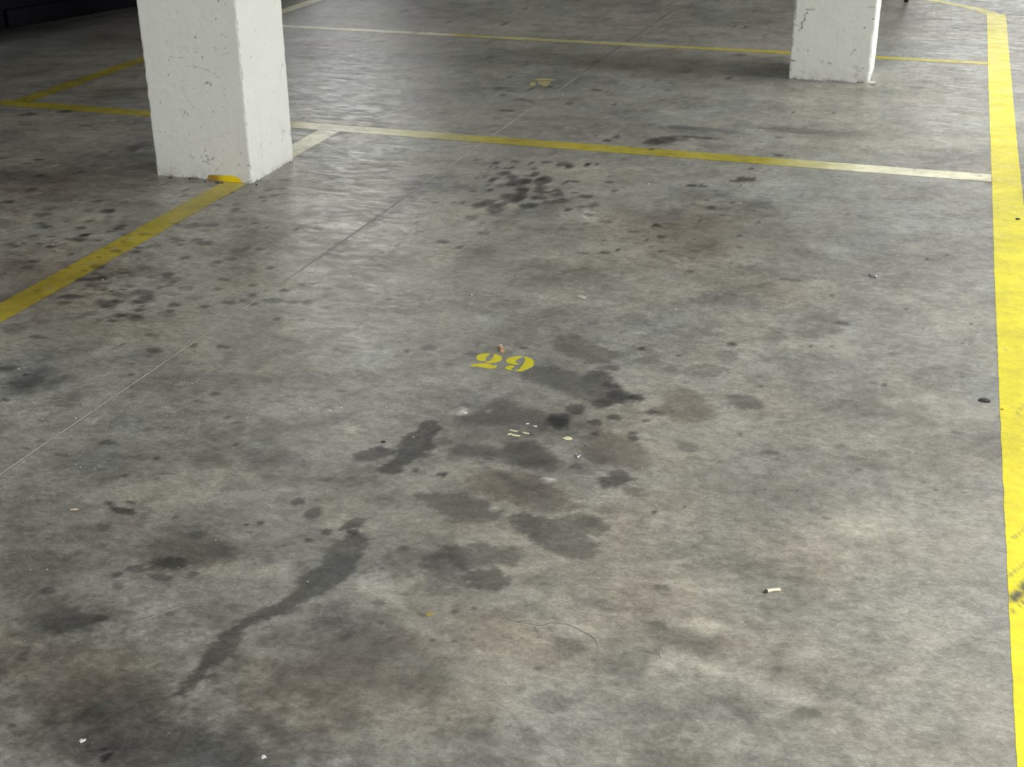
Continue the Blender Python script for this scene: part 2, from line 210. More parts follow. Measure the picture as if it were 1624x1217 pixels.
# spots near the big column and left area
for t in [(425, 302, 7, 2.6), (448, 286, 5, 1.4), (457, 286, 4, 1.2), (423, 290, 6, 1.2), (434, 310, 9, 2), (416, 313, 6, 2.4), (420, 318, 5, 1.6), (447, 299, 6, 1.6), (371, 305, 4, 1.4), (262, 291, 3, 3), (295, 301, 3, 3), (290, 311, 4, 3, .25), (400, 302, 4, 1.6),
          (346, 325, 7, 2.4), (372, 325, 4, 1.6), (374, 333, 9, 3), (470, 364, 6, 2.4), (505, 363, 8, 1.6), (437, 361, 5, 1.6), (423, 361, 5, 1.2), (620, 338, 6, 1.4), (590, 337, 5, 1.6), (560, 377, 6, 2), (632, 388, 5, 2), (660, 345, 4, 1.6), (661, 353, 3, 1.4),
          (668, 367, 8, 1), (658, 370, 3, 1.2), (655, 315, 6, 2), (690, 322, 6, 1.6), (702, 384, 11, 2.4), (728, 393, 7, 3), (606, 401, 3, 1.6, .6), (618, 475, 6, 2), (450, 461, 10, 3, .42), (435, 477, 18, 5, .34), (465, 480, 9, 3, .42), (486, 480, 12, 3, .4),
          (440, 506, 7, 3), (478, 507, 5, 1.6, .3), (453, 395, 0, 0), (429, 425, 9, 2), (423, 461, 6, 2, .3), (365, 480, 12, 4, .3), (385, 478, 8, 3, .36), (400, 470, 8, 3, .34), (645, 557, 5, 3, .3), (480, 452, 4, 1.4, .3), (497, 450, 4, 1.4), (680, 552, 16, 5, .2),
          (830, 552, 6, 2.6, .42), (740, 562, 6, 2, .25), (590, 520, 16, 5, .12), (600, 405, 30, 9, .12), (760, 410, 40, 18, .12), (735, 620, 18, 5, .12)]:
    if t[2] == 0: continue
    s = t[4] if len(t) > 4 else .42
    blot(*t[:4], s, .3, edge=.35)
R = random.Random(3)
def scatter(n, x0, x1, y0, y1, rmin, rmax, smin, smax, keep=lambda x, y: True):
    k = 0
    while k < n:
        x = R.uniform(x0, x1); y = R.uniform(y0, y1)
        if not keep(x, y): continue
        rx = R.uniform(rmin, rmax)*R.uniform(.7, 1.3); blot(x, y, rx, rx*R.uniform(.16, .3), R.uniform(smin, smax), .4, edge=.4); k += 1
scatter(95, 60, 430, 330, 500, 4, 14, .18, .42, lambda x, y: y > 300 and y < 520-(x-200)*.12)
scatter(60, 0, 240, 290, 440, 4, 13, .14, .34)
scatter(40, 100, 300, 440, 510, 5, 20, .15, .3)
scatter(18, 0, 240, 170, 290, 4, 12, .2, .4)
scatter(40, 480, 1240, 60, 200, 2, 8, .15, .36)
scatter(40, 560, 1560, 280, 480, 2, 6, .12, .3)
scatter(60, 0, 1560, 520, 1200, 1.5, 6, .12, .35)
scatter(20, 0, 600, 530, 800, 5, 14, .12, .3)

def floor_albedo(X, Y):
    """diffuse colour of the bare slab at floor points X, Y (metres)"""
    n1 = fbm(X, Y, 6, 4, 3.1, .6); n2 = fbm(X, Y, 28, 3, 9.7); n3 = fbm(X, Y, 95, 2, 4.4)
    big = fbm(X+.15*n1, Y+.15*n1, 1.3, 4, 21.0, .6)
    th = .35
    u = X*math.cos(th)+Y*math.sin(th); v = -X*math.sin(th)+Y*math.cos(th)
    streak = fbm(u*.75+.10*n1, v*1.3+.12*n1, 6, 4, 44.0, .62)
    mott = 1 + .30*big + .34*streak + .26*n1 + .24*n2 + .14*n3
    # fine mottling gathers in patches
    pm = sstep(.0, .5, fbm(X, Y, 2.3, 3, 63.0)); mott = mott - pm*.16*sstep(.1, .5, n2*.6+n3*.6)
    M = np.ones((len(X), 3))*mott[:, None]
    warm = fbm(X, Y, 1.1, 3, 80.0)[:, None]*.06 + fbm(X, Y, 5.2, 3, 15.0)[:, None]*.05
    M *= 1 + warm*np.array([1, .0, -1.0])
    for (P, Rr, ysc, s, soft, tint, edge) in STAINS_AND_LIGHT:
        if s == 0: continue
        m = Rr.max()*1.9 + .01
        my = m if ysc == 1.0 else m/ysc
        sel = np.nonzero((X > P[:, 0].min()-m) & (X < P[:, 0].max()+m) & (Y > P[:, 1].min()-my) & (Y < P[:, 1].max()+my))[0]
        if not len(sel): continue
        x = X[sel]; y = Y[sel]
        if len(P) == 1:
            d = np.hypot(x-P[0, 0], (y-P[0, 1])*ysc)/Rr[0]; r0 = Rr[0]
        else:
            d = np.full(len(x), 9.0); r0 = Rr.mean()
            for i in range(len(P)-1):
                a = P[i]; b = P[i+1]; ab = b-a; L = ab@ab
                t = np.clip(((x-a[0])*ab[0]+(y-a[1])*ab[1])/L, 0, 1)
                r = Rr[i]+(Rr[i+1]-Rr[i])*t
                d = np.minimum(d, np.hypot(x-a[0]-ab[0]*t, y-a[1]-ab[1]*t)/r)
        if r0 > .07: nn = n1[sel]*.7+n2[sel]*.6+n3[sel]*.25
        elif r0 > .02: nn = n1[sel]*.25+n2[sel]*.7+n3[sel]*.35
        else: nn = n2[sel]*.6+n3[sel]*.8
        d = d + edge*nn
        s_ = 1-(1-s)**2.1 if s > 0 else s*1.7
        k = s_*(1-sstep(1-soft, 1+soft*.5, d))
        if s > 0:
            k = k*(1+.25*n2[sel])
            M[sel] *= (1-k)[:, None]*(1+(tint-1)*(k/max(s_, .01))[:, None])
        else:
            k = k*np.clip(.9+1.1*n2[sel]+.6*n1[sel], 0, 2)
            M[sel] *= (1-k)[:, None]
    rag_n = None
    for (P, s, soft, rag, tint) in POLYS:
        m = soft*2+rag*2
        sel = np.nonzero((X > P[:, 0].min()-m) & (X < P[:, 0].max()+m) & (Y > P[:, 1].min()-m*2) & (Y < P[:, 1].max()+m*2))[0]
        if not len(sel): continue
        x = X[sel]; y = Y[sel]; d = np.full(len(x), 9.0); ins = np.zeros(len(x), bool)
        for i in range(len(P)):
            a = P[i]; b = P[(i+1) % len(P)]; ab = b-a; t = np.clip(((x-a[0])*ab[0]+(y-a[1])*ab[1])/(ab@ab), 0, 1)
            d = np.minimum(d, np.hypot(x-a[0]-ab[0]*t, y-a[1]-ab[1]*t))
            c = (a[1] > y) != (b[1] > y)
            ins ^= c & (x < (b[0]-a[0])*(y-a[1])/(b[1]-a[1]+1e-12)+a[0])
        d = np.where(ins, -d, d) + rag*(n2[sel]*1.2+n3[sel]*1.2-.35)
        s_ = 1-(1-s)**2.1 if s > 0 else s*1.7
        k = s_*(1-sstep(-soft, soft, d))
        if s > 0: k = k*np.clip(1+.35*n2[sel]+.25*n3[sel], .4, 1.3)
        else: k = k*np.clip(.9+1.1*n2[sel]+.9*n3[sel], 0, 2)
        M[sel] *= (1-k)[:, None]*(1+(tint-1)*.55*(np.abs(k)/abs(s_))[:, None])
    return np.clip(M, .08, 2.2)
CONC = np.array([.298, .295, .265])

def set_col(me, C, name='tone'):
    a = me.color_attributes.new(name, 'FLOAT_COLOR', 'POINT')
    b = np.ones((len(C), 4), np.float32); b[:, :3] = C
    a.data.foreach_set('color', b.ravel())
def mesh_obj(name, V, Fc, mat, parent=None, col=None, smooth=False):
    me = bpy.data.meshes.new(name)
    V = np.asarray(V, float)
    if isinstance(Fc, np.ndarray):
        me.vertices.add(len(V)); me.vertices.foreach_set('co', V.astype(np.float32).ravel())
        n = Fc.shape[1]
        me.loops.add(Fc.size); me.loops.foreach_set('vertex_index', Fc.astype(np.int32).ravel())
        me.polygons.add(len(Fc)); me.polygons.foreach_set('loop_start', np.arange(0, Fc.size, n, dtype=np.int32))
        me.update(calc_edges=True)
    else:
        me.from_pydata([tuple(v) for v in V], [], Fc); me.update()
    me.validate()
    me.polygons.foreach_set('use_smooth', [smooth]*len(me.polygons))
    if col is not None: set_col(me, col)
    me.materials.append(mat)
    o = bpy.data.objects.new(name, me); scene.collection.objects.link(o)
    if parent: o.parent = parent
    return o
def tag(o, label=None, cat=None, group=None, kind=None):
    for k, v in (('label', label), ('category', cat), ('group', group), ('kind', kind)):
        if v: o[k] = v
    return o
def empty(name, loc):
    o = bpy.data.objects.new(name, None); scene.collection.objects.link(o); o.location = loc; return o
def grid_faces(nx, ny, off=0):
    i = np.arange(nx-1)[None, :]; j = np.arange(ny-1)[:, None]
    a = (j*nx+i).ravel()+off
    return np.stack([a, a+1, a+1+nx, a+nx], 1)

# ------------------------------------------------------------------ materials
def new_mat(name):
    m = bpy.data.materials.new(name); m.use_nodes = True
    nt = m.node_tree; return m, nt, nt.nodes['Principled BSDF']
def nd(nt, t, **kw):
    n = nt.nodes.new(t)
    for k, v in kw.items():
        if k in n.inputs: n.inputs[k].default_value = v
        else: setattr(n, k, v)
    return n
def noise(nt, scale, detail=4, rough=.6, dist=0, vec=None, stretch=None):
    n = nd(nt, 'ShaderNodeTexNoise'); n.inputs['Scale'].default_value = scale; n.inputs['Detail'].default_value = detail
    n.inputs['Roughness'].default_value = rough; n.inputs['Distortion'].default_value = dist
    if stretch:
        mp = nd(nt, 'ShaderNodeMapping'); mp.inputs['Scale'].default_value = stretch[0]; mp.inputs['Rotation'].default_value = (0, 0, stretch[1])
        nt.links.new(vec, mp.inputs['Vector']); vec = mp.outputs[0]
    if vec: nt.links.new(vec, n.inputs['Vector'])
    return n.outputs['Fac']
def ramp(nt, src, a, b, lo, hi):
    n = nd(nt, 'ShaderNodeMapRange'); n.inputs[1].default_value = a; n.inputs[2].default_value = b
    n.inputs[3].default_value = lo; n.inputs[4].default_value = hi; nt.links.new(src, n.inputs[0]); return n.outputs[0]
def mul(nt, a, b):
    n = nd(nt, 'ShaderNodeMath', operation='MULTIPLY')
    for i, s in enumerate((a, b)):
        if isinstance(s, (int, float)): n.inputs[i].default_value = s
        else: nt.links.new(s, n.inputs[i])
    return n.outputs[0]
def scale_col(nt, col, fac):
    n = nd(nt, 'ShaderNodeVectorMath', operation='SCALE'); nt.links.new(col, n.inputs[0]); nt.links.new(fac, n.inputs['Scale']); return n.outputs[0]
def surface_mat(name, r_lo, r_hi, bump=.15, grain=.12, fine=420, mid=1.0, spec=.5, bscale=260):
    """concrete or paint: colour attribute x procedural grain"""
    m, nt, p = new_mat(name)
    at_ = nd(nt, 'ShaderNodeAttribute'); at_.attribute_name = 'tone'
    g = nd(nt, 'ShaderNodeNewGeometry').outputs['Position']
    f1 = noise(nt, fine, 3, .7, 0, g); k = ramp(nt, f1, .3, .7, 1-grain, 1+grain)
    if mid:
        f2 = noise(nt, 34, 7, .72, .7, g, ((1, 1.5, 1), .4)); k = mul(nt, k, ramp(nt, f2, .36, .64, 1-.21*mid, 1+.21*mid))
        f4 = noise(nt, 110, 6, .72, .5, g, ((1, 1.4, 1), -.2)); k = mul(nt, k, ramp(nt, f4, .36, .64, 1-.19*mid, 1+.19*mid))
        f5 = noise(nt, 62, 5, .75, .3, g, ((1, 1.3, 1), .9)); k = mul(nt, k, ramp(nt, f5, .60, .70, 1, 1-.22*mid))
        f3 = noise(nt, 9, 8, .66, 1.6, g, ((1, 1.8, 1), .3)); k = mul(nt, k, ramp(nt, f3, .34, .66, 1-.11*mid, 1+.11*mid))
    nt.links.new(scale_col(nt, at_.outputs['Color'], k), p.inputs['Base Color'])
    rr = noise(nt, 7, 6, .7, 1.4, g, ((1, 2.4, 1), .35))
    nt.links.new(ramp(nt, rr, .32, .68, r_hi, r_lo), p.inputs['Roughness'])
    p.inputs['Specular IOR Level'].default_value = spec
    b = nd(nt, 'ShaderNodeBump'); b.inputs['Strength'].default_value = bump; b.inputs['Distance'].default_value = .002
    bn = noise(nt, bscale, 4, .6, 0, g); nt.links.new(bn, b.inputs['Height']); nt.links.new(b.outputs[0], p.inputs['Normal'])
    return m
M_floor = surface_mat('trowelled_concrete', .26, .56, .3, .16)
M_line = surface_mat('road_paint', .30, .5, .2, .06, mid=.35, spec=.5)
M_col = surface_mat('white_column_paint', .6, .8, .35, .04, fine=300, mid=0, spec=.3, bscale=120)
def plain(name, col, rough=.6, metal=0, var=.12, scale=200, spec=.4):
    m, nt, p = new_mat(name)
    tc = nd(nt, 'ShaderNodeTexCoord').outputs['Object']
    k = ramp(nt, noise(nt, scale, 4, .6, 0, tc), .3, .7, 1-var, 1+var)
    rgb = nd(nt, 'ShaderNodeRGB'); rgb.outputs[0].default_value = (*col, 1)
    nt.links.new(scale_col(nt, rgb.outputs[0], k), p.inputs['Base Color'])
    p.inputs['Roughness'].default_value = rough; p.inputs['Metallic'].default_value = metal; p.inputs['Specular IOR Level'].default_value = spec
    return m

# ------------------------------------------------------------------ floor
def axis(a, fine0, fine1, b, stepf, stepc):
    L = [] if a >= fine0 else list(np.arange(a, fine0-1e-6, stepc))
    L += list(np.arange(fine0, fine1, stepf)); L += list(np.arange(fine1, b+1e-6, stepc)); L[-1] = b
    return np.array(L)
xs = axis(-8.4, -4.0, .75, 1.2, .0062, .035)
ys = [1.15]
while ys[-1] < 12.4: ys.append(ys[-1]+max(.0055, .0009*(ys[-1]**2+2.56)))
ys = np.array(ys)
GX, GY = np.meshgrid(xs, ys)
X = GX.ravel(); Y = GY.ravel()
tone = floor_albedo(X, Y)
x0, x1, y0, y1 = xs[0], xs[-1], ys[0], ys[-1]
V = np.stack([X, Y, np.zeros_like(X)], 1)
floor = mesh_obj('floor', V, grid_faces(len(xs), len(ys)), M_floor, col=tone*CONC, smooth=False)
tag(floor, kind='structure')
# the rest of the slab around it
def slab(a, b, c, d):
    gx = np.arange(a, b+.001, .25); gy = np.arange(c, d+.001, .25)
    gx = np.linspace(a, b, max(2, len(gx))); gy = np.linspace(c, d, max(2, len(gy)))
    A, B = np.meshgrid(gx, gy); A = A.ravel(); B = B.ravel()
    o = mesh_obj('floor_slab', np.stack([A, B, 0*A], 1), grid_faces(len(gx), len(gy)), M_floor, floor, col=floor_albedo(A, B)*CONC)
    return o
XL, XR, YB, YF, ZC = -14.0, 8.0, -7.0, 20.0, 2.7
slab(XL, x0, YB, YF); slab(x1, XR, YB, YF); slab(x0, x1, YB, y0); slab(x0, x1, y1, YF)

# ------------------------------------------------------------------ walls and ceiling of the garage (outside the frame)
M_ceil = plain('ceiling_concrete', (.42, .42, .40), .9, scale=6)
M_wall = plain('wall_paint', (.36, .36, .34), .85, scale=5)
def box(name, a, b, mat, parent=None):
    bm = bmesh.new(); bmesh.ops.create_cube(bm, size=1)
    for v in bm.verts:
        v.co = Vector([(a[i]+b[i])/2+v.co[i]*(b[i]-a[i]) for i in range(3)])
    me = bpy.data.meshes.new(name); bm.to_mesh(me); bm.free(); me.materials.append(mat)
    o = bpy.data.objects.new(name, me); scene.collection.objects.link(o)
    if parent: o.parent = parent
    return o
tag(box('ceiling', (XL, YB, ZC), (XR, YF, ZC+.2), M_ceil), kind='structure')
tag(box('wall_left', (XL-.2, YB, 0), (XL, YF, ZC), M_wall), kind='structure')
tag(box('wall_right', (XR, YB, 0), (XR+.2, YF, ZC), M_wall), kind='structure')
tag(box('wall_back', (XL, YF, 0), (XR, YF+.2, ZC), M_wall), kind='structure')
tag(box('wall_front', (XL, YB-.2, 0), (XR, YB, ZC), M_wall), kind='structure')

# ------------------------------------------------------------------ saw-cut joint and cracks: parts of the floor
M_tone = surface_mat('joint_filler', .55, .75, .2, .18, mid=0)
def ribbon(name, pts, widths, z, cols, parent, mat=M_tone, jit=0.0, seg=.012):
    P = np.array(pts, float); out = []
    ws = []; cs = []
    for i in range(len(P)-1):
        L = np.linalg.norm(P[i+1]-P[i]); n = max(1, int(L/seg))
        for k in range(n):
            t = k/n; out.append(P[i]*(1-t)+P[i+1]*t); ws.append(widths[i]*(1-t)+widths[i+1]*t)
            cs.append(np.array(cols[i])*(1-t)+np.array(cols[i+1])*t)
    out.append(P[-1]); ws.append(widths[-1]); cs.append(np.array(cols[-1])); out = np.array(out); ws = np.array(ws); cs = np.array(cs)
    T = np.gradient(out, axis=0); T /= np.linalg.norm(T, axis=1)[:, None]+1e-9; N = np.stack([-T[:, 1], T[:, 0]], 1)
    s = np.arange(len(out))*seg
    if jit:
        out = out+N*(jit*fbm(s, s*0+2.2, 30, 3, 5.5))[:, None]; ws = ws*(1+.5*fbm(s, s*0, 60, 2, 8.8))
    A = out+N*ws[:, None]/2; B = out-N*ws[:, None]/2
    V = np.concatenate([np.c_[A, np.full(len(A), z)], np.c_[B, np.full(len(B), z)]])
    n = len(A); Fc = np.array([[i, n+i, n+i+1, i+1] for i in range(n-1)])
    cs = cs*(1+.25*fbm(s, s*0, 25, 3, 1.1))[:, None]
    return mesh_obj(name, V, Fc, mat, parent, col=np.concatenate([cs, cs]))
jl = [at(0, 753)[:2], at(440, 453)[:2], at(622.7, 326.8)[:2], at(752, 236)[:2], at(831.7, 180)[:2], at(866, 157)[:2], at(910.5, 125.9)[:2]]
j0 = jl[0]+(jl[0]-jl[1])*.9; jend = jl[-1]+(jl[-1]-jl[2])*1.0
Lc = (.62, .60, .54); Dc = (.16, .155, .145); Mc = (.40, .39, .36)
mid1 = at(520, 399)[:2]; mid2 = at(590, 350)[:2]
pj = [j0, jl[0], jl[1], mid1, mid2, jl[2], jl[3], jl[4], jl[5], jl[6], at(925, 114)[:2], jend]
ribbon('joint_groove', pj, [.008]*12, .0003, [Dc]*12, floor, jit=.001)
ribbon('joint_filler', pj, [.0042, .0042, .004, .004, .004, .004, .0055, .0055, .004, .006, .005, .005], .0006, [Lc, Lc, Lc, Mc, Mc, Mc, Lc, Lc, Mc, Lc, Dc, Dc], floor, jit=.0008)
def crack(pts, w, dark=(.17, .165, .145), light=(.44, .43, .38)):
    P = [at(x, y)[:2] for x, y in pts]; n = len(P)
    Pl = [p+np.array([.0015, -.0022]) for p in P]
    ws = [w*.3]+[w]*(n-2)+[w*.3]
    ribbon('crack_lip', Pl, [a*1.0 for a in ws], .0002, [light]*n, floor, jit=.004, seg=.006)
    ribbon('crack', P, ws, .0004, [dark]*n, floor, jit=.004, seg=.006)
c4 = lambda L: [(600+a/2.918, 800+b/2.918) for a, b in L]
crack(c4([(530, 495), (575, 510), (610, 540), (690, 552), (760, 566), (800, 550), (870, 556), (930, 580), (985, 610), (1012, 640), (1022, 690)]), .0024)
crack(c4([(715, 565), (728, 590), (748, 620)]), .0016)
crack([(205, 990), (230, 982), (258, 970), (280, 962), (300, 961)], .0022)
crack([(418, 757), (440, 762), (480, 765), (520, 773), (560, 770)], .0014)
crack([(1423, 742), (1460, 770), (1490, 783), (1540, 787)], .0012)

# ------------------------------------------------------------------ painted lines
YEL = np.array([.46, .385, .045]); PALE = np.array([.66, .62, .30])
def painted(name, corners, nu, nv, label, cat, color_fn, wear=.1, z=.0008, edge=.0025, parent=None):
    """corners a,b,c,d in metres; u along a->b, v along a->d"""
    a, b, c, d = [np.array(q, float) for q in corners]
    U, Vv = np.meshgrid(np.linspace(0, 1, nu), np.linspace(0, 1, nv)); U = U.ravel(); Vv = Vv.ravel()
    P = ((1-U)*(1-Vv))[:, None]*a+(U*(1-Vv))[:, None]*b+(U*Vv)[:, None]*c+((1-U)*Vv)[:, None]*d
    w = (d-a)/np.linalg.norm(d-a)
    e = edge*fbm(P[:, 0], P[:, 1], 22, 3, 6.6)
    P = P+w[None]*(e*np.where(Vv > .99, 1, np.where(Vv < .01, 1, 0)))[:, None]
    T = floor_albedo(P[:, 0], P[:, 1])
    n = fbm(P[:, 0], P[:, 1], 16, 4, 77.0, .65)
    C = color_fn(U, P)
    wr = np.clip(sstep(.85-wear, 1.15, n+.5), 0, 1)*.7
    C = C*(.35+.65*T)*(1+.08*n)[:, None]
    C = C*(1-wr)[:, None]+(T*CONC)*wr[:, None]
    o = mesh_obj(name, np.c_[P, np.full(len(P), z)], grid_faces(nu, nv), M_line, parent, col=C)
    if label: tag(o, label, cat)
    return o
def paint_line(name, corners, label, fn, wear=.05, step=.008, **k):
    a, b, c, d = [np.array(q, float) for q in corners]
    return painted(name, corners, max(4, int(np.linalg.norm(b-a)/step)), max(5, int(np.linalg.norm(d-a)/step)+1), label, 'floor marking', fn, wear, **k)
def flat(col): return lambda U, P: np.ones((len(U), 1))*np.array(col)[None]
def lerpc(keys, axis_):
    """colour keyed on x or y position in metres"""
    ks = np.array([k[0] for k in keys]); cs = np.array([k[1] for k in keys])
    return lambda U, P: np.stack([np.interp(P[:, axis_], ks, cs[:, i]) for i in range(3)], 1)
A2 = lambda x, y: at(x, y)[:2]
AIS = np.array([.84, .74, .012])
# aisle line along the right edge of the photograph
rl = [(1620, 1400), (1613, 1217), (1600, 960), (1588, 700), (1577, 430), (1573, 285), (1568, 150), (1565, 22)]
ypts = [A2(*q) for q in rl]
def aisle():
    ys_ = np.concatenate([np.linspace(.6, A2(1577, 22.5)[1], 1100)])
    kx = [p[1] for p in ypts]; vx = [p[0] for p in ypts]
    xl = np.interp(ys_, kx, vx); nv = 17
    xr = np.interp(ys_, [A2(1624, 640)[1], 6.5, 10.3], [.405, .408, .43])
    yy = np.repeat(ys_[None], nv, 0); v = np.linspace(0, 1, nv)[:, None]; xx = xl[None]*(1-v)+xr[None]*v
    e = .002*fbm(xx.ravel(), yy.ravel(), 22, 3, 6.6).reshape(xx.shape); xx = xx+e*((v < .01) | (v > .99))
    P = np.stack([xx.ravel(), yy.ravel()], 1)
    T = floor_albedo(P[:, 0], P[:, 1]); n = fbm(P[:, 0], P[:, 1], 16, 4, 71.0, .65)
    C = AIS[None]*(.55+.45*np.clip(T, .5, 1.3))*(1+.10*n)[:, None]
    wr = sstep(.95, 1.3, n+.5)[:, None]*.4
    C = C*(1-wr)+CONC*T*wr
    # black tyre scuffs crossing the paint
    def scuff(p, q, w, s):
        nonlocal C
        p = A2(*p); q = A2(*q); d = q-p; L = np.linalg.norm(d); d /= L; r = P-p
        t = r@d; s_ = r@np.array([-d[1], d[0]])
        n2 = fbm(P[:, 0], P[:, 1], 70, 3, 31.0)
        k = (1-sstep(w*.55, w, np.abs(s_)))*sstep(-.02, .02, t)*(1-sstep(L, L+.05, t))*s*np.clip(.75+1.4*n2, 0, 1.1)
        C = C*(1-k)[:, None]+np.array([.07, .068, .05])[None]*k[:, None]
    scuff((1601, 958), (1650, 918), .014, .85); scuff((1602, 950), (1650, 905), .012, .8); scuff((1602, 973), (1640, 945), .004, .7)
    scuff((1598, 915), (1640, 885), .006, .6); scuff((1596, 863), (1625, 840), .005, .6); scuff((1612, 885), (1640, 868), .010, .3); scuff((1618, 660), (1640, 630), .02, .4)
    return mesh_obj('aisle_line', np.c_[P, np.full(len(P), .0010)], grid_faces(len(ys_), nv)[:, ::-1], M_line, col=C)
al = aisle()
tag(al, 'broad bright yellow painted aisle line down the right edge, scuffed by tyres', 'floor marking')
# bend at its far end
bl = [A2(1564.8, 25), A2(1564.6, 23), A2(1545, 16.5), A2(1527, 11.5), A2(1507, 7.4), A2(1473, 1.5), A2(1430, -6)]
br = [A2(1589.5, 28.5), A2(1588, 24), A2(1577, 19), A2(1556, 13), A2(1524, 7), A2(1487, 0.3), A2(1442, -7.5)]
def bend():
    Vv = []; n = 14
    a = np.array(br); b = np.array(bl); t = np.linspace(0, len(a)-1, 60); k = np.arange(len(a))
    L = np.stack([np.interp(t, k, b[:, i]) for i in range(2)], 1); Rr = np.stack([np.interp(t, k, a[:, i]) for i in range(2)], 1)
    P = np.concatenate([L*(1-v)+Rr*v for v in np.linspace(0, 1, n)])
    T = floor_albedo(P[:, 0], P[:, 1]); nn = fbm(P[:, 0], P[:, 1], 14, 3, 12.0)
    wr = sstep(.55, 1.0, nn+.5)[:, None]*.7
    C = AIS[None]*.85*(.5+.5*T)*(1-wr)+CONC*T*wr
    return mesh_obj('line_bend', np.c_[P, np.full(len(P), .0006)], grid_faces(60, n), M_line, al, col=C)
bend()
CRM_GLARE = (.90, .88, .66)  # cream stretches: lamp glare painted into the line colour
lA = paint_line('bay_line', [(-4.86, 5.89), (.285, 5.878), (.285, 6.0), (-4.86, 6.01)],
           'yellow line behind number 29, crossing from left column to aisle, glare painted pale at both ends',
           lerpc([(-4.8, YEL*.9), (-3.1, YEL*.9), (-2.95, CRM_GLARE), (-2.8, CRM_GLARE), (-2.45, PALE), (-2.0, YEL), (-.7, YEL), (-.45, PALE), (-.25, CRM_GLARE), (.25, CRM_GLARE)], 0), .06)
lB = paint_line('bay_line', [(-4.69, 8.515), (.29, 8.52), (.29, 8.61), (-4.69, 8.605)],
           'thin faded yellow line, glare painted at its left end, passing behind the far right column',
           lerpc([(-4.6, CRM_GLARE), (-3.3, CRM_GLARE), (-3.1, YEL*1.1), (-2.85, PALE*.9), (-2, PALE*.8), (-1, YEL*1.1), (.3, YEL*1.3)], 0), .10, step=.015)
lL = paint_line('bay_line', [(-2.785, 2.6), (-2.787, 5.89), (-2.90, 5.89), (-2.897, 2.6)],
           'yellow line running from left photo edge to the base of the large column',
           lerpc([(2.6, YEL*.95), (4.35, YEL*.95), (4.55, YEL*.7), (4.75, YEL*.95), (5.2, PALE), (5.6, CRM_GLARE), (5.9, CRM_GLARE)], 1), .10)
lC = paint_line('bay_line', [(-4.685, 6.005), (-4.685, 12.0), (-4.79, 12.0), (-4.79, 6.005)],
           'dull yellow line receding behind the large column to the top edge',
           lerpc([(6, YEL*.8), (8.2, YEL*.9), (9.0, CRM_GLARE), (12, CRM_GLARE)], 1), .14, step=.014)

# ------------------------------------------------------------------ stencilled numbers
def prism(name, polys, z0, z1, mat, parent=None, col=None):
    """flat outlines (metres) raised to a thin film"""
    bm = bmesh.new()
    for poly in polys:
        vs = [bm.verts.new((p[0], p[1], z1)) for p in poly]
        try: f = bm.faces.new(vs)
        except ValueError: continue
    bmesh.ops.recalc_face_normals(bm, faces=bm.faces[:])
    for f in bm.faces:
        if f.normal.z < 0: f.normal_flip()
    r = bmesh.ops.extrude_face_region(bm, geom=bm.faces[:])
    for v in r['geom']:
        if isinstance(v, bmesh.types.BMVert): v.co.z = z0
    bmesh.ops.recalc_face_normals(bm, faces=bm.faces[:])
    bmesh.ops.triangulate(bm, faces=bm.faces[:])
    me = bpy.data.meshes.new(name); bm.to_mesh(me); bm.free(); me.materials.append(mat)
    if col is not None: set_col(me, np.ones((len(me.vertices), 1))*np.array(col)[None])
    o = bpy.data.objects.new(name, me); scene.collection.objects.link(o)
    if parent: o.parent = parent
    return o
def smooth_poly(P, it=2):
    P = np.array(P, float)
    for _ in range(it):
        Q = np.roll(P, -1, 0); P = np.stack([P*.75+Q*.25, P*.25+Q*.75], 1).reshape(-1, 2)
    return P
def glyph(parent, base, polys, s, ox, oy, col, name='digit'):
    out = []
    for p in polys:
        w = [(ox+a/s, oy+b/s) for a, b in smooth_poly(p, 2)]
        out.append([A2(*q)-base[:2] for q in w])
    return prism(name, out, .0001, .0009, M_line, parent, col)
two = [[(355, 385), (372, 350), (420, 325), (500, 314), (595, 318), (545, 345), (512, 385), (500, 418), (545, 432), (470, 440), (400, 427), (362, 408)],
       [(645, 322), (705, 335), (755, 360), (776, 390), (757, 425), (700, 452), (620, 467), (560, 472), (490, 460), (570, 440), (615, 400), (640, 360)],
       [(235, 510), (340, 488), (430, 473), (520, 475), (590, 495), (650, 512), (700, 498), (668, 552), (580, 556), (480, 545), (400, 525), (320, 522)]]
nine = [[(834, 432), (858, 400), (920, 377), (1000, 363), (1090, 357), (1098, 375), (1050, 385), (1010, 410), (985, 450), (1000, 475), (1068, 481), (990, 497), (920, 487), (858, 465)],
        [(1112, 370), (1180, 373), (1245, 398), (1288, 440), (1288, 482), (1262, 522), (1200, 552), (1130, 587), (1060, 602), (970, 598), (1040, 580), (1070, 545), (1110, 490), (1140, 440), (1152, 400)],
        [(815, 550), (850, 518), (910, 508), (974, 511), (968, 537), (905, 555), (965, 590), (900, 584), (850, 572)]]
b29 = at(798, 575); n29 = empty('stencilled_number', (b29[0], b29[1], 0))
YN = (.68, .61, .02)
glyph(n29, b29, two, 10.15, 720, 530, YN); glyph(n29, b29, nine, 10.15, 720, 530, YN)
tag(n29, 'small bright yellow stencilled number 29 painted on the grey concrete', 'number')
b28 = at(862, 130); n28 = empty('stencilled_number', (b28[0], b28[1], 0))
g28a = [[(485, 270), (505, 250), (540, 245), (568, 258), (555, 285), (520, 292), (492, 285)]]
g28b = [[(560, 212), (600, 202), (700, 203), (800, 212), (812, 226), (760, 225), (650, 218), (565, 222)], [(585, 234), (650, 232), (740, 238), (768, 248), (700, 251), (600, 245)],
        [(590, 258), (650, 258), (730, 264), (745, 275), (680, 276), (605, 272)], [(630, 284), (680, 284), (725, 290), (712, 299), (660, 297)]]
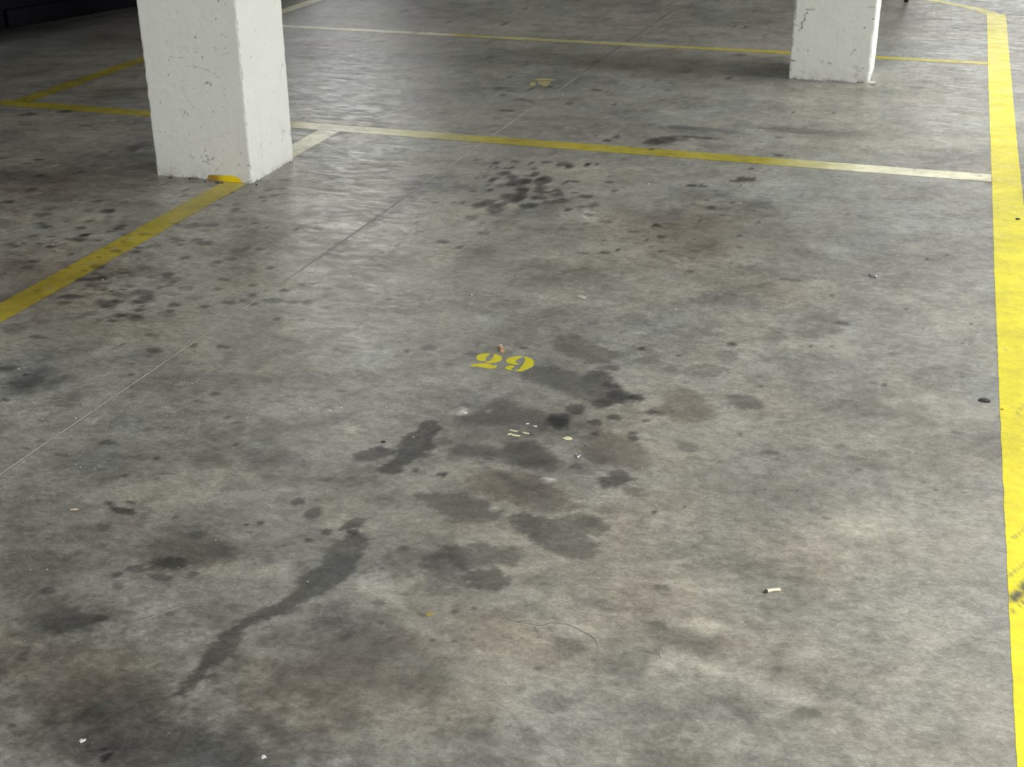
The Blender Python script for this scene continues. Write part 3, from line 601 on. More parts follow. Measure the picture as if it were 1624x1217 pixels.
YN2 = (.62, .54, .2)
glyph(n28, b28, g28a, 8.12, 780, 100, YN2); glyph(n28, b28, g28b, 8.12, 780, 100, YN2)
tag(n28, 'faint pale yellow stencilled number in the bay beyond the yellow line', 'number')

# ------------------------------------------------------------------ concrete columns
def column(name, x0, x1, y0, y1, h, marks, pits, seed, label, tint=(.70, .71, .68), corner=.008, base_notch=None):
    st = .005
    # perimeter, starting front left, anticlockwise seen from above
    segs = [((x0, y0), (x1, y0)), ((x1, y0), (x1, y1)), ((x1, y1), (x0, y1)), ((x0, y1), (x0, y0))]
    P = []; N = []; Sx = []; cd = []
    s0 = 0
    for k, (a, b) in enumerate(segs):
        a = np.array(a); b = np.array(b); L = np.linalg.norm(b-a); n = int(L/(st if k < 2 or k == 3 else .02)); d = (b-a)/L
        for i in range(n):
            t = i/n; P.append(a+(b-a)*t); Sx.append(s0+L*t); N.append((d[1], -d[0])); cd.append(min(t*L, L-t*L))
        s0 += L
    P = np.array(P); N = np.array(N, float); Sx = np.array(Sx); cd = np.array(cd); n = len(P)
    zs = np.concatenate([np.arange(0, .92, st), np.arange(.92, h, .06), [h]]); m = len(zs)
    S, Z = np.meshgrid(Sx, zs); Cd = np.meshgrid(cd, zs)[0]; S = S.ravel(); Z = Z.ravel(); Cd = Cd.ravel()
    PX = np.tile(P, (m, 1)); NX = np.tile(N, (m, 1))
    cxy = np.array([(x0+x1)/2, (y0+y1)/2])
    disp = .0016*fbm(S, Z, 9, 4, seed)+.0006*fbm(S, Z, 60, 2, seed+3)
    # worn arris: inset towards the middle near every corner
    nz = fbm(S*0+np.round(S/.35), Z, 26, 4, seed+9, .7)
    ar = np.clip(1-Cd/corner, 0, 1)
    inset = ar**1.6*(.003+.010*np.clip(nz+.12, 0, 1))
    low = np.exp(-Z/.02)*(.001+.0015*np.clip(fbm(S, Z*0, 40, 3, seed+5), 0, 1))
    col = np.ones((len(S), 3))*np.array(tint)
    t = 1+.03*fbm(S, Z, 5, 4, seed+1)+.02*fbm(S, Z, 40, 2, seed+2)
    col *= t[:, None]
    n3 = fbm(S, Z, 90, 2, seed+4); n2 = fbm(S, Z, 34, 3, seed+6)
    pit = np.zeros(len(S))
    def dab(s, z, rs, rz, k, dep=0):
        nonlocal pit
        sel = np.nonzero((np.abs(S-s) < rs*2+.01) & (np.abs(Z-z) < rz*2+.01))[0]
        d = np.hypot((S[sel]-s)/rs, (Z[sel]-z)/rz)+.3*n3[sel]
        w = 1-sstep(.55, 1.25, d); col[sel] *= (1-k*w)[:, None]; pit[sel] += dep*w
    for (s, z, rs, rz, k) in pits: dab(s, z, rs, rz, k, .003)
    for (pts, w, k) in marks:
        for (a, b) in zip(pts[:-1], pts[1:]):
            a = np.array(a); b = np.array(b); ab = b-a; L = ab@ab+1e-9
            lo = np.minimum(a, b)-w*3; hi = np.maximum(a, b)+w*3
            sel = np.nonzero((S > lo[0]) & (S < hi[0]) & (Z > lo[1]) & (Z < hi[1]))[0]
            if not len(sel): continue
            tt = np.clip(((S[sel]-a[0])*ab[0]+(Z[sel]-a[1])*ab[1])/L, 0, 1)
            d = np.hypot(S[sel]-a[0]-ab[0]*tt, Z[sel]-a[1]-ab[1]*tt)/w
            kk = k*(1-sstep(.4, 1.3, d))*np.clip(.8+.9*n3[sel], 0, 1.2); col[sel] *= (1-kk)[:, None]
    # grime along the foot and speckle
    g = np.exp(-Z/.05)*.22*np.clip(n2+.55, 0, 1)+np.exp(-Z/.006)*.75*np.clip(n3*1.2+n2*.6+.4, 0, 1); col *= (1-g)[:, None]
    sp_ = sstep(.55, .8, n3)*sstep(.0, .4, n2)*(.12+.25*np.exp(-Z/.15)); col *= (1-sp_)[:, None]
    # exposed dark aggregate on chipped arrises
    ch = ar*sstep(.12, .5, nz)*.35; col *= (1-ch)[:, None]
    D = disp-pit
    XY = PX+NX*D[:, None]+(cxy-PX)/np.linalg.norm(cxy-PX, axis=1)[:, None]*(inset+low)[:, None]
    V = np.c_[XY, Z]
    j = np.arange(m-1)[:, None]; i = np.arange(n)[None]; a = (j*n+i).ravel(); b = (j*n+(i+1) % n).ravel()
    Fc = np.stack([a, b, b+n, a+n], 1)
    o = mesh_obj(name, V, Fc, M_col, col=col, smooth=True)
    return tag(o, label, 'column')
# large column: front plane Y=4.93, right plane X=-2.76
CX0, CX1, CY0, CY1 = -3.236, -2.766, 4.93, 5.335
def fr(px, py):   # photo point on the front face -> (s, z)
    q = on_y(px, py, CY0); return (q[0]-CX0, q[2])
def rs(px, py):
    q = on_x(px, py, CX1); return (CX1-CX0+q[1]-CY0, q[2])
PXf = .0026  # metres per photo pixel on this column
def pf(fn, L, s, ox, oy): return [(*fn(ox+a/s, oy+b/s), ra*PXf, rb*PXf, k) for (a, b, ra, rb, k) in L]
pits = pf(fr, [(278, 20, 1.2, 1.4, .35), (485, 170, 1.5, 1.3, .55), (1023, 8, 1.2, 2.2, .7), (1107, 55, 1.3, 1.6, .6), (988, 250, 1.1, 2, .6), (722, 482, 1.4, 2.4, .8), (361, 543, .9, 1.8, .5), (1060, 445, 1.2, 1.2, .45), (1110, 486, 1, 1, .35),
                (975, 607, 1.1, 1.3, .6), (983, 642, 1.2, 1.4, .55), (1113, 622, 1.3, 1.3, .5), (737, 677, 1.2, 1.6, .5), (1138, 692, 2.4, 1.2, .4), (380, 775, 1, 2, .5), (376, 967, 1.3, 1.5, .6), (400, 735, 1.3, 1, .4), (970, 948, 1.4, 1, .4),
                (560, 1040, 1.5, 1, .4), (693, 1143, 1.1, 1.4, .5), (1100, 1148, 1.4, 1.4, .35), (520, 380, 1, 1, .3), (885, 1190, 1, 1.6, .35), (900, 622, 1, 1, .25), (405, 590, 1, 1, .3), (1048, 890, 1, 1, .3), (555, 1135, 1, 1.4, .35), (630, 1055, 1.2, 1, .3)], 8.111, 220, 0)
pits += pf(fr, [(120, 96, 1.3, 1.2, .45), (180, 171, 1.2, 1.5, .6), (566, 232, 1, 1.6, .6), (652, 248, 1, 1, .3), (823, 286, 1.2, 1.2, .6), (960, 96, 1.2, 1.2, .5), (945, 68, 1, 1, .4), (755, 52, 1, 2, .35), (945, 230, 1, 1, .35), (672, 470, 1.2, 1.2, .5), (240, 530, 1.3, 1.3, .5),
                 (522, 552, 1.3, 1.3, .5), (180, 690, 2.2, .8, .4), (570, 840, 1, 4, .5), (722, 752, 1.4, 2, .75), (740, 817, 2.6, 1.4, .85), (756, 862, 1.5, 2, .6), (938, 762, 1.2, 1.2, .35), (670, 830, 1.6, 2, .3), (1128, 930, 1.4, 2.4, .4), (1152, 790, 1.6, 2.4, .3),
                 (1245, 935, 2, 1.6, .7), (775, 985, 2, 1.6, .3), (300, 975, 1.4, 1, .35), (342, 975, 1.4, 1.2, .35), (1185, 428, 1.6, 1, .25), (515, 160, 1.2, 1.2, .25), (1240, 1135, 2, 1.4, .6), (1272, 1125, 1.2, 1.6, .5), (172, 985, 1.4, 1.4, .6)], 7.606, 230, 140)
pits += pf(rs, [(72, 53, 1, 1, .35), (268, 12, 1.2, 1.6, .6), (141, 195, .9, 3, .3), (217, 254, .9, 1.2, .4), (252, 254, .9, 1.4, .45), (206, 288, 1, 2.2, .35), (116, 365, 1, 2.6, .75), (317, 418, 1.2, 2.8, .7), (141, 465, 1, 1.2, .35), (178, 537, 1, 1.6, .35),
                 (143, 593, 1.4, 1.2, .35), (96, 655, 1, 3, .3), (322, 685, 1, 1.4, .4), (343, 683, .9, 1, .35), (248, 755, .9, 1.8, .3), (138, 740, 1.2, 1.2, .35), (118, 910, 1.2, 1.4, .55), (146, 888, 1, 1, .3), (216, 864, 1, 1.4, .35), (315, 902, 1.6, 1.6, .5),
                 (277, 936, 1, 1, .4), (378, 935, 1.4, 1.2, .4), (163, 985, 1, 1, .35), (203, 490, .9, 1.2, .25), (360, 630, 1, 1, .3), (240, 925, 3, 3.5, .16), (368, 860, 3, 7, .14), (310, 480, 6, 12, .05)], 4.057, 370, 0)
mk = lambda fn, L, s, ox, oy, w, k: ([fn(ox+a/s, oy+b/s) for a, b in L], w*PXf, k)
f1 = (8.111, 220, 0); f2 = (7.606, 230, 140); f3 = (4.057, 370, 0)
marks = [mk(fr, [(600, 860), (650, 855)], *f1, .9, .25), mk(fr, [(680, 840), (710, 865), (780, 868), (850, 890), (910, 915)], *f1, 1.3, .3), mk(fr, [(960, 950), (1010, 985), (1048, 1015)], *f1, 1, .25),
         mk(fr, [(835, 705), (822, 730), (830, 768)], *f1, .9, .5), mk(fr, [(852, 1078), (880, 1062), (920, 1070), (930, 1100)], *f1, 1.8, .42), mk(fr, [(520, 745), (575, 742)], *f1, 1.3, .35), mk(fr, [(430, 735), (470, 735)], *f1, .9, .2),
         mk(fr, [(520, 650), (560, 705)], *f1, .8, .25), mk(fr, [(480, 612), (560, 602), (640, 605)], *f1, 1.2, .14), mk(fr, [(560, 640), (620, 625), (640, 665), (590, 700)], *f1, 1.2, .12), mk(fr, [(680, 610), (720, 640), (770, 620)], *f1, 1.2, .12),
         mk(fr, [(1030, 718), (1110, 700)], *f1, .8, .18), mk(fr, [(410, 252), (465, 262), (500, 295), (525, 330)], *f2, 1.0, .5), mk(fr, [(480, 285), (460, 345)], *f2, .9, .5), mk(fr, [(690, 890), (730, 880), (780, 915)], *f2, 1.0, .6),
         mk(fr, [(780, 870), (820, 850), (830, 835)], *f2, 1.2, .55), mk(fr, [(755, 850), (765, 880)], *f2, 1.2, .55), mk(fr, [(845, 1010), (880, 960), (935, 912)], *f2, 1.0, .35), mk(fr, [(870, 985), (900, 975)], *f2, .8, .3), mk(fr, [(985, 130), (995, 560)], *f2, .8, .1),
         mk(fr, [(1120, 420), (1135, 640), (1150, 790)], *f2, .9, .16), mk(fr, [(830, 590), (970, 580)], *f2, 1.0, .14), mk(fr, [(310, 880), (318, 1060)], *f2, .8, .25), mk(fr, [(320, 520), (440, 490)], *f2, .8, .16), mk(fr, [(360, 860), (440, 760), (500, 690), (600, 640)], *f2, .9, .1),
         mk(fr, [(380, 600), (480, 620), (540, 600)], *f2, .9, .1), mk(fr, [(555, 690), (550, 790)], *f2, .8, .12), mk(fr, [(130, 520), (200, 520)], *f2, .8, .16), mk(fr, [(790, 560), (780, 700), (750, 760)], *f2, 2.5, .05),
         mk(rs, [(155, 640), (165, 750), (170, 860), (180, 880), (185, 1000), (186, 1090)], *f3, .8, .18), mk(rs, [(310, 825), (330, 845), (312, 860)], *f3, 1.4, .16), mk(rs, [(325, 815), (322, 890)], *f3, 1.4, .14), mk(rs, [(305, 850), (340, 840), (336, 880)], *f3, 1.2, .14),
         mk(rs, [(250, 590), (280, 600)], *f3, .8, .16), mk(rs, [(360, 830), (372, 880)], *f3, 1.3, .16)]
col1 = column('concrete_column', CX0, CX1, CY0, CY1, ZC, marks, pits, 11.0,
              'large white painted concrete column at left with yellow paint on its foot', corner=.010)
# yellow patch rolled up the foot of the column, at the end of the line
pp = [(330, 278.5), (334, 277.6), (366, 279), (374, 281), (379, 284), (383, 291.5), (372, 291), (354, 289.5), (340, 288), (330, 287)]
poly = [on_y(x, y, CY0-.004) for x, y in pp]
zz = [max(p[2], .0012) for p in poly]
bm = bmesh.new()
vs = [bm.verts.new((p[0], CY0-.0045, z)) for p, z in zip(poly, zz)]
f = bm.faces.new(vs); r = bmesh.ops.extrude_face_region(bm, geom=[f])
for v in r['geom']:
    if isinstance(v, bmesh.types.BMVert): v.co.y += .012
bmesh.ops.recalc_face_normals(bm, faces=bm.faces[:]); bmesh.ops.triangulate(bm, faces=bm.faces[:])
bmesh.ops.subdivide_edges(bm, edges=bm.edges[:], cuts=3, use_grid_fill=True)
me = bpy.data.meshes.new('paint_patch'); bm.to_mesh(me); bm.free(); me.materials.append(M_line)
cc = np.array([v.co[:] for v in me.vertices]); tt = sstep(-2.945, -2.90, cc[:, 0]+.012*fbm(cc[:, 0], cc[:, 2], 60, 3, 2.0))[:, None]
set_col(me, np.array([.36, .20, .03])[None]*(1-tt)+np.array([.80, .60, .01])[None]*tt)
o = bpy.data.objects.new('paint_patch', me); scene.collection.objects.link(o); o.parent = col1; o['label'] = 'yellow painted patch low on the front face'
# crumbs of mortar along the foot
M_dark = plain('dark_grit', (.045, .043, .04), .8)
def blob(name, px, py, a, b, h, mat, label=None, cat=None, rot=0.0, seed=1, sub=2, amp=.25, parent=None, z=None, group=None, loc=None):
    """irregular little lump lying on the floor; a, b half sizes and h height in metres"""
    q = at(px, py) if loc is None else np.array(loc)
    bm = bmesh.new(); bmesh.ops.create_icosphere(bm, subdivisions=sub, radius=1)
    rr = random.Random(seed); ph = [rr.uniform(0, 6.28) for _ in range(6)]
    for v in bm.verts:
        c = v.co; k = 1+amp*(math.sin(3*c.x+ph[0])*math.cos(2.5*c.y+ph[1])+.6*math.sin(6*c.y+ph[2]+c.z*4)+.35*math.sin(9*c.x+ph[3]+5*c.z))
        x, y, zz_ = c.x*a*k, c.y*b*k, c.z*h/2*(1+.3*amp*math.sin(7*c.x+ph[4]))
        v.co = (x*math.cos(rot)-y*math.sin(rot), x*math.sin(rot)+y*math.cos(rot), zz_)
    zm = min(v.co.z for v in bm.verts)
    for v in bm.verts: v.co.z = max(0, v.co.z-zm-h*.06)
    me = bpy.data.meshes.new(name); bm.to_mesh(me); bm.free(); me.materials.append(mat)
    o = bpy.data.objects.new(name, me); scene.collection.objects.link(o); o.location = (q[0], q[1], .0002)
    if parent: o.parent = parent
    if label: tag(o, label, cat, group)
    return o
# far column
DX0, DX1, DY0, DY1 = -.812, -.357, 7.775, 8.225
def fd(px, py):
    q = on_y(px, py, DY0); return (q[0]-DX0, q[2])
PXf = .0041
g1 = (8.694, 1240, 0)
pits2 = pf(fd, [(1136, 383, 1.3, 1.4, .75), (848, 430, 1.4, 1, .3), (672, 880, 1.6, 1.2, .6), (640, 868, 1, 1, .5), (1110, 942, 1.1, 1.3, .6), (1003, 692, 1.6, 1.3, .4), (350, 705, 2, 2, .16), (212, 695, 2, 2, .14), (978, 548, 1.4, 1, .18), (155, 842, 2.6, 1.2, .6),
                (125, 830, 1.2, 1.2, .7), (1260, 268, 1.6, 1.4, .5), (1050, 980, 3, 2.4, .2), (1000, 940, 6, 3, .12), (1010, 1045, 4, 4, .14), (540, 860, 3, 2, .1), (280, 1000, 3, 2, .12), (740, 1135, 4, 1.2, .7), (835, 1153, 3, 1, .7), (600, 1105, 8, 2, .12)], *g1)
marks2 = [mk(fd, [(340, 130), (445, 132)], *g1, 1.2, .5), mk(fd, [(345, 165), (350, 180), (310, 205), (318, 275), (275, 310), (275, 380), (235, 420)], *g1, 1.4, .55), mk(fd, [(180, 345), (235, 360)], *g1, 1, .35), mk(fd, [(1000, 690), (965, 730), (945, 770)], *g1, 1.1, .35),
          mk(fd, [(1200, 95), (1280, 98)], *g1, .9, .3), mk(fd, [(200, 1102), (400, 1115), (600, 1135), (860, 1155)], *g1, 1.2, .75), mk(fd, [(195, 20), (185, 120), (180, 260)], *g1, 1.6, .5)]
col2 = column('concrete_column', DX0, DX1, DY0, DY1, ZC, marks2, pits2, 37.0,
              'farther white concrete column at upper right with one very bright edge', corner=.016)

# ------------------------------------------------------------------ litter on the floor
M_white = plain('white_chip', (.80, .79, .74), .5); M_cream = plain('cream_chip', (.78, .74, .50), .5); M_tan = plain('filter_paper', (.50, .30, .18), .7)
M_paper = plain('cigarette_paper', (.82, .76, .60), .7, var=.06); M_ash = plain('burnt_end', (.05, .045, .035), .9)
M_foil = plain('foil', (.42, .43, .45), .4, .8, scale=900); M_black = plain('black_rubber', (.018, .018, .02), .5); M_leaf = plain('dry_leaf', (.36, .30, .10), .7)
def butt(name, p0, p1, r, mats, bend, label, squash=.75, splits=(.0, .55, 1.0), tip_names=('filter', 'burnt_end')):
    """smoked cigarette end: filter or paper tube with a charred tip as a part of its own"""
    a = at(*p0); b = at(*p1); c = (a+b)/2; root = empty(name, (c[0], c[1], 0))
    d = b-a; L = np.linalg.norm(d); d /= L; nrm = np.array([-d[1], d[0], 0])
    rr = random.Random(int(p0[0]))
    for k in range(2):
        t0, t1 = splits[k], splits[k+1]; n = 9; seg = 14; V = []; Fc = []
        for i in range(n):
            t = t0+(t1-t0)*i/(n-1)
            cen = a+d*L*t+nrm*bend*math.sin(math.pi*t)-c; ri = r*(1+.12*math.sin(11*t+1)+rr.uniform(-.05, .05))
            if k == 1 and i > 5: ri *= 1-.14*(i-5)
            for j in range(seg):
                th = 2*math.pi*j/seg; w = 1+.08*math.sin(3*th+8*t)
                q = cen+nrm*math.cos(th)*ri*w+np.array([0, 0, 1])*(math.sin(th)*ri*squash*w+r*squash*1.0)
                V.append((q[0], q[1], max(.0002, q[2])))
        for i in range(n-1):
            for j in range(seg): Fc.append([i*seg+j, i*seg+(j+1) % seg, (i+1)*seg+(j+1) % seg, (i+1)*seg+j])
        Fc.append(list(range(seg))[::-1]); Fc.append([(n-1)*seg+j for j in range(seg)])
        mesh_obj(tip_names[k], V, Fc, mats[k], root, smooth=False)
    return tag(root, label, 'cigarette butt')
butt('cigarette_butt', (797, 559), (793, 550), .0062, (M_tan, M_white), .001, 'short tan cigarette butt lying just behind the number 29', .8, (0, .8, 1.0), ('filter', 'paper_end'))
butt('cigarette_butt', (1237, 937), (1211, 941), .0042, (M_paper, M_ash), -.003, 'crushed cream cigarette butt with blackened tip, alone on the near right floor', .7, (0, .76, 1.0))
mm = lambda px, py, n: n*np.linalg.norm(at(px, py)-CAM)/F_PX
def chip(name, px, py, rx, ry, mat, label, cat, rot=0, seed=1, h=.25, amp=.2, group=None):
    q = at(px, py); D = np.linalg.norm(q-CAM); a = rx*D/F_PX; b = ry*D*D/(F_PX*CAM_H)
    return blob(name, px, py, a, b, max(.0012, min(a, b)*h), mat, label, cat, rot, seed, 2 if rx < 6 else 3, amp, group=group)
chip('paint_flake', 900.5, 696, 7.5, 2.6, M_cream, 'oval cream flake lying on the dark oil stain', 'flake', 0, 3, .2, .08)
for i, (x, y, rx, ry, lab) in enumerate([(836.5, 672.6, 2.7, 1.5, 'round white crumb, leftmost of two above the short white strips'), (849, 676.5, 3, 1.3, 'white crumb, rightmost of two above the short white strips')]):
    chip('crumb', x, y, rx, ry, M_white, lab, 'crumb', 0, 20+i)
def sliver(pts, w, label, mat=M_cream):
    P = [at(x, y) for x, y in pts]; base = P[0].copy(); n = len(P); V = []; Fc = []
    for i, p in enumerate(P):
        d = (P[min(i+1, n-1)]-P[max(i-1, 0)]); d /= np.linalg.norm(d); N_ = np.array([-d[1], d[0], 0]); ww = w*(.6 if i in (0, n-1) else 1+.25*math.sin(3*i))
        for sx, zz_ in ((-1, .0002), (-.5, .0022), (.5, .0022), (1, .0002)): q = p-base+N_*sx*ww/2; V.append((q[0], q[1], zz_))
    for i in range(n-1):
        for j in range(3): Fc.append([i*4+j, i*4+j+1, i*4+j+5, i*4+j+4])
    Fc += [[3, 2, 1, 0], [(n-1)*4+j for j in range(4)]]
    o = mesh_obj('paint_strip', V, Fc, mat); o.location = (base[0], base[1], 0); return tag(o, label, 'flake')
s5 = lambda L: [(780+a/10.15, 660+b/10.15) for a, b in L]
sliver(s5([(255, 305), (310, 290), (340, 310), (400, 318), (455, 325)]), .007, 'longest white strip, nearest of the three on the dark stain')
sliver(s5([(290, 235), (330, 232), (350, 245), (418, 250)]), .005, 'thin white strip just behind the longest strip on the stain')
sliver(s5([(500, 265), (545, 280), (605, 290)]), .0055, 'short white strip to the right of the other two strips')
chip('foil_ball', 916, 724, 4, 3.2, M_foil, 'small crumpled silver foil ball on the oil stain', 'foil', 0, 5, .9, .35)
chip('foil_scrap', 930, 706, 4, 1.5, M_foil, 'flat grey scrap between the cream flake and foil ball', 'foil', .2, 6, .3, .3)
chip('white_chip', 131, 1176, 5, 2.8, M_white, 'white chip near the bottom left corner of the floor', 'chip', .3, 7, .5, .3)
chip('white_chip', 418, 1202, 4.6, 2.8, M_white, 'white angular chip at the bottom edge, left of centre', 'chip', .8, 8, .5, .45)
chip('dry_leaf', 681, 975, 6, 3, M_leaf, 'tiny yellowish leaf fragment below the dark stains', 'leaf', .2, 9, .25, .25)
chip('tan_chip', 118, 809, 4.2, 3, plain('tan_chip', (.62, .5, .38), .7), 'pinkish tan chip at left, above the faint dark patches', 'chip', 2.2, 10, .4, .4)
chip('metal_tab', 1384, 438, 6.5, 1.8, M_foil, 'small shiny metal scrap toward the right, behind the oil stains', 'scrap', -.2, 12, .5, .3)
chip('black_pebble', 1561, 636, 8.5, 3, M_black, 'black oval lump beside the aisle line', 'lump', 0, 13, .35, .12)
chip('black_pebble', 608, 701.5, 3.8, 1.5, M_black, 'tiny black lump left of the darkest oil blot', 'lump', 0, 14, .5, .15)
chip('black_pebble', 1614, 348, 3.6, 1.4, M_black, 'tiny black lump right of the aisle line at the photo edge', 'lump', 0, 15, .4, .2)
chip('white_chip', 738, 655.5, 3.4, 1.5, M_white, 'white speck on the pale blotch left of the oil area', 'chip', 0, 16)
chip('white_chip', 923, 471.5, 7.5, 2.1, plain('dull_chip', (.5, .5, .46), .7), 'flat pale chip in mid floor behind the number 29', 'chip', 0, 17, .2, .3)
chip('orange_chip', 1589, 650, 3, 1.2, plain('rust', (.4, .13, .03), .7), 'tiny rust orange chip on the aisle line', 'chip', 0, 18)
sliver([(1046, 1036), (1048, 1041), (1050, 1046)], .0018, 'short white fibre lying on the pale patch', M_white)
for px, py, a_, sd, lab in [(345, 290.5, .016, 1, 'longest dark crumb, under the left end of the yellow foot patch'), (352, 291, .008, 3, 'small dark crumb under the middle of the yellow foot patch'),
                       (325, 289, .008, 7, 'dark crumb at the column foot just left of the yellow patch'), (302, 283.5, .008, 4, 'dark crumb midway between the left column corner and yellow patch'),
                       (270, 282.5, .009, 6, 'dark crumb by the left front corner of the large column'), (417, 288, .006, 8, 'dark crumb just right of the near corner of the large column')]:
    q = at(px, py); blob('mortar_crumb', px, py, a_*.8, .004, .005, M_dark, lab, 'crumb', 0, sd, 2, .35, loc=(q[0], min(q[1], 4.915), 0))
chip('white_chip', 1382.5, 131, 5.5, 1.0, M_white, 'flat white spill of paint at the far column corner', 'chip', 0, 19, .15, .3)
# uncountable grit
def grit():
    bm = bmesh.new(); r2 = random.Random(9)
    def put(x, y, s):
        q = at(x, y); a = s*np.linalg.norm(q-CAM)/F_PX
        m = Matrix.Translation((q[0], q[1], a*.3)) @ Matrix.Rotation(r2.uniform(0, 6), 4, 'Z') @ Matrix.Diagonal((a, a*r2.uniform(.6, 1.2), a*.5, 1))
        bmesh.ops.create_icosphere(bm, subdivisions=1, radius=1, matrix=m)
    for _ in range(170): put(r2.uniform(0, 1550), r2.uniform(330, 1210), r2.uniform(.35, .9))
    for (cx_, cy_, sx_, sy_, n) in [(280, 650, 60, 14, 16), (490, 648, 50, 4, 10), (150, 670, 30, 10, 10), (290, 608, 20, 4, 8), (400, 665, 16, 8, 8), (145, 745, 30, 10, 8), (60, 670, 30, 8, 6), (560, 690, 30, 10, 6), (1380, 440, 60, 20, 5)]:
        for _ in range(n): put(r2.gauss(cx_, sx_/2), r2.gauss(cy_, sy_/2), r2.uniform(.4, 1.3))
    for x, y, s in [(30, 586, 2), (55, 639, 1.2), (475, 649, 1.5), (483, 650, 1.3), (493, 647, 1.6), (523, 652, 2.4), (541, 647, 2), (612, 647, 1.8), (656, 694, 1.6), (1018, 743, 1.4), (954, 797, 1.8), (907, 813, 1.8), (948, 781, 1.4), (950, 918, 1.6), (853, 901, 1.4), (886, 911, 1.2),
                    (488, 923, 1.5), (342, 857, 1.2), (75, 904, 1.4), (48, 904, 1), (223, 1046, 1), (120, 664, 2), (110, 722, 1), (1119, 501, 1.2), (1028, 292, 2), (703, 285, 1.6), (892, 151, 1.5), (487, 306, 1.6), (475, 308, 1.5), (496, 284, 2.4), (440, 305, 1.6), (84, 387, 1.6), (91, 398, 1.6),
                    (163, 444, 1.4), (776, 530, 1), (784, 616, 1.2), (761, 634, 1), (1072, 491, 1.6), (748, 468, 2.2), (647, 463, 2)]: put(x, y, s)
    me = bpy.data.meshes.new('grit'); bm.to_mesh(me); bm.free(); me.materials.append(plain('pale_grit', (.62, .60, .54), .6))
    o = bpy.data.objects.new('grit', me); scene.collection.objects.link(o)
    tag(o, 'fine pale grit scattered over the whole concrete floor', 'grit', kind='stuff')
grit()

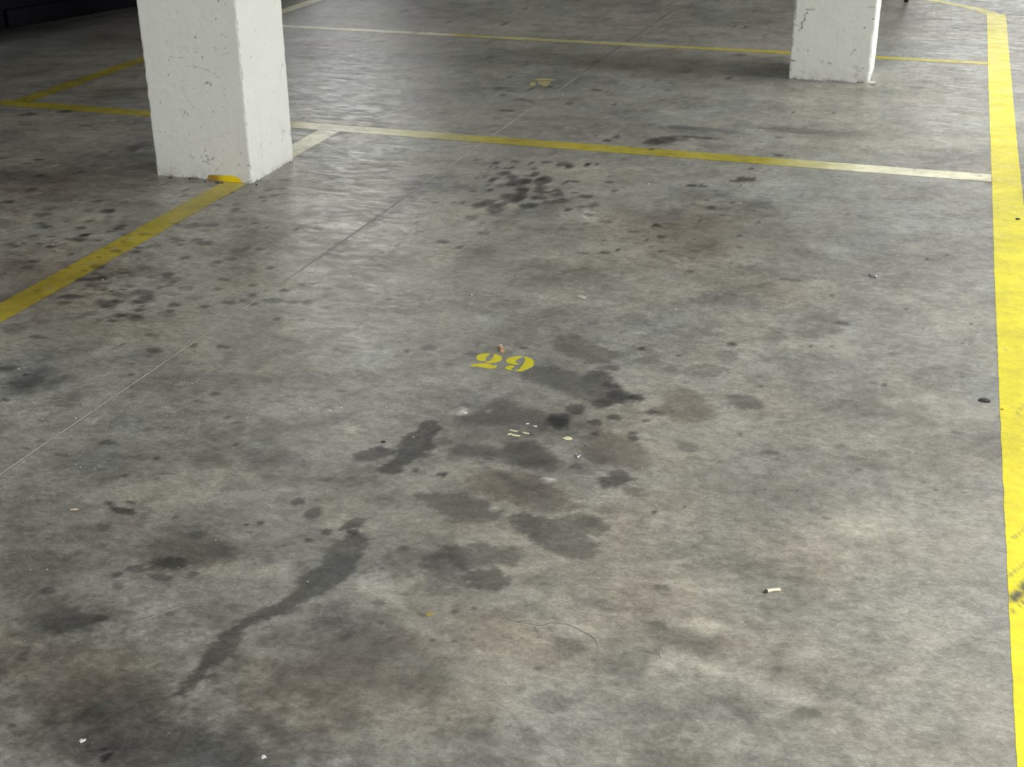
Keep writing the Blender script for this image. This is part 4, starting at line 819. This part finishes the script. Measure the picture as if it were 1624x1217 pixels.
# ------------------------------------------------------------------ parked car, its sill just inside the top left corner
def rbox(bm, a, b, bev=.02):
    r = bmesh.ops.create_cube(bm, size=1)
    for v in r['verts']: v.co = Vector([(a[i]+b[i])/2+v.co[i]*(b[i]-a[i]) for i in range(3)])
    e = list({e for v in r['verts'] for e in v.link_edges})
    bmesh.ops.bevel(bm, geom=e, offset=bev, segments=3, affect='EDGES', profile=.6)
def bm_obj(name, bm, mat, parent, smooth=True):
    me = bpy.data.meshes.new(name); bm.to_mesh(me); bm.free(); me.materials.append(mat)
    me.polygons.foreach_set('use_smooth', [smooth]*len(me.polygons))
    o = bpy.data.objects.new(name, me); scene.collection.objects.link(o); o.parent = parent; return o
def car(loc, rz):
    root = empty('parked_car', loc); root.rotation_euler.z = rz
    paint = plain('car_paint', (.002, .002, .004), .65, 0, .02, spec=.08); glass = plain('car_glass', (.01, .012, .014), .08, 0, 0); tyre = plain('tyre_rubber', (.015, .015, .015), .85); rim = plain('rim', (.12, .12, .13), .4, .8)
    # side profile (y along the car, z) swept across with tumblehome
    prof = [(-2.1, .13), (-2.15, .42), (-2.1, .72), (-1.95, .90), (-1.55, .98), (-1.0, 1.38), (-.3, 1.46), (.5, 1.43), (1.15, 1.02), (1.75, .88), (2.08, .68), (2.14, .42), (2.06, .13)]
    bm = bmesh.new(); rows = []
    for x in (-.86, -.8, -.4, 0, .4, .8, .86):
        row = []
        for (y, z) in prof:
            k = max(0, (z-.85))*.32; xx = x*(1-k); zz_ = z-(.03 if abs(x) > .85 else 0) if z > .3 else z
            row.append(bm.verts.new((xx, y*(1-.03*(abs(x)/.86)**4), zz_)))
        rows.append(row)
    for r0, r1 in zip(rows[:-1], rows[1:]):
        for i in range(len(prof)-1): bm.faces.new((r0[i], r0[i+1], r1[i+1], r1[i]))
        bm.faces.new((r0[-1], r0[0], r1[0], r1[-1]))
    bm.faces.new(rows[0][::-1]); bm.faces.new(rows[-1])
    bmesh.ops.recalc_face_normals(bm, faces=bm.faces[:])
    bm_obj('body', bm, paint, root, False)
    for s in (-1, 1):
        bm = bmesh.new(); vs = [bm.verts.new((s*(.862*(1-max(0, z-.85)*.32)), y, z)) for (y, z) in [(-1.35, .98), (-.9, 1.30), (-.3, 1.38), (.42, 1.35), (.95, 1.0)]]
        f = bm.faces.new(vs); r = bmesh.ops.extrude_face_region(bm, geom=[f])
        for v in r['geom']:
            if isinstance(v, bmesh.types.BMVert): v.co.x -= s*.02
        bmesh.ops.recalc_face_normals(bm, faces=bm.faces[:]); bm_obj('side_window', bm, glass, root, False)
        for y in (-1.32, 1.32):
            bm = bmesh.new(); bmesh.ops.create_cone(bm, cap_ends=True, segments=36, radius1=.31, radius2=.31, depth=.2, matrix=Matrix.Translation((s*.79, y, .31)) @ Matrix.Rotation(math.pi/2, 4, 'Y'))
            bmesh.ops.bevel(bm, geom=[e for e in bm.edges if e.calc_face_angle(0) > 1], offset=.03, segments=3, affect='EDGES')
            w = bm_obj('wheel', bm, tyre, root)
            bm = bmesh.new(); bmesh.ops.create_cone(bm, cap_ends=True, segments=24, radius1=.2, radius2=.17, depth=.02, matrix=Matrix.Translation((s*.90, y, .31)) @ Matrix.Rotation(s*math.pi/2, 4, 'Y'))
            bm_obj('rim', bm, rim, w)
        bm = bmesh.new(); rbox(bm, (s*.86-.02, -.98, .10), (s*.86+.03, .98, .22), .012); bm_obj('sill', bm, paint, root)
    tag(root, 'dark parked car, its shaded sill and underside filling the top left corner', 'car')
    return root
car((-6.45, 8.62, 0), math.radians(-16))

# dark footed stand whose black foot shows beside the far column at the top edge
def stand():
    q = at(1437, 3); root = empty('rolling_stand', (q[0], q[1], 0))
    blk = plain('stand_black', (.01, .01, .01), .5); st = plain('stand_steel', (.08, .08, .085), .4, .6)
    for (dx, dy) in ((0, 0), (-.42, .0), (0, .6), (-.42, .6)):
        bm = bmesh.new(); bmesh.ops.create_cone(bm, cap_ends=True, segments=20, radius1=.016, radius2=.020, depth=.07, matrix=Matrix.Translation((dx, dy, .035)))
        bmesh.ops.create_cone(bm, cap_ends=True, segments=20, radius1=.013, radius2=.013, depth=.5, matrix=Matrix.Translation((dx, dy, .31)))
        bm_obj('leg', bm, blk, root)
    bm = bmesh.new(); rbox(bm, (-.46, -.04, .54), (.04, .64, .60), .012); bm_obj('tray', bm, st, root)
    for (a, b) in (((-.42, -.008, .2), (0, .008, .22)), ((-.42, .592, .2), (0, .608, .22))):
        bm = bmesh.new(); rbox(bm, a, b, .003); bm_obj('crossbar', bm, blk, root)
    tag(root, 'black footed stand just beyond the far column, only one foot in view', 'stand')
stand()
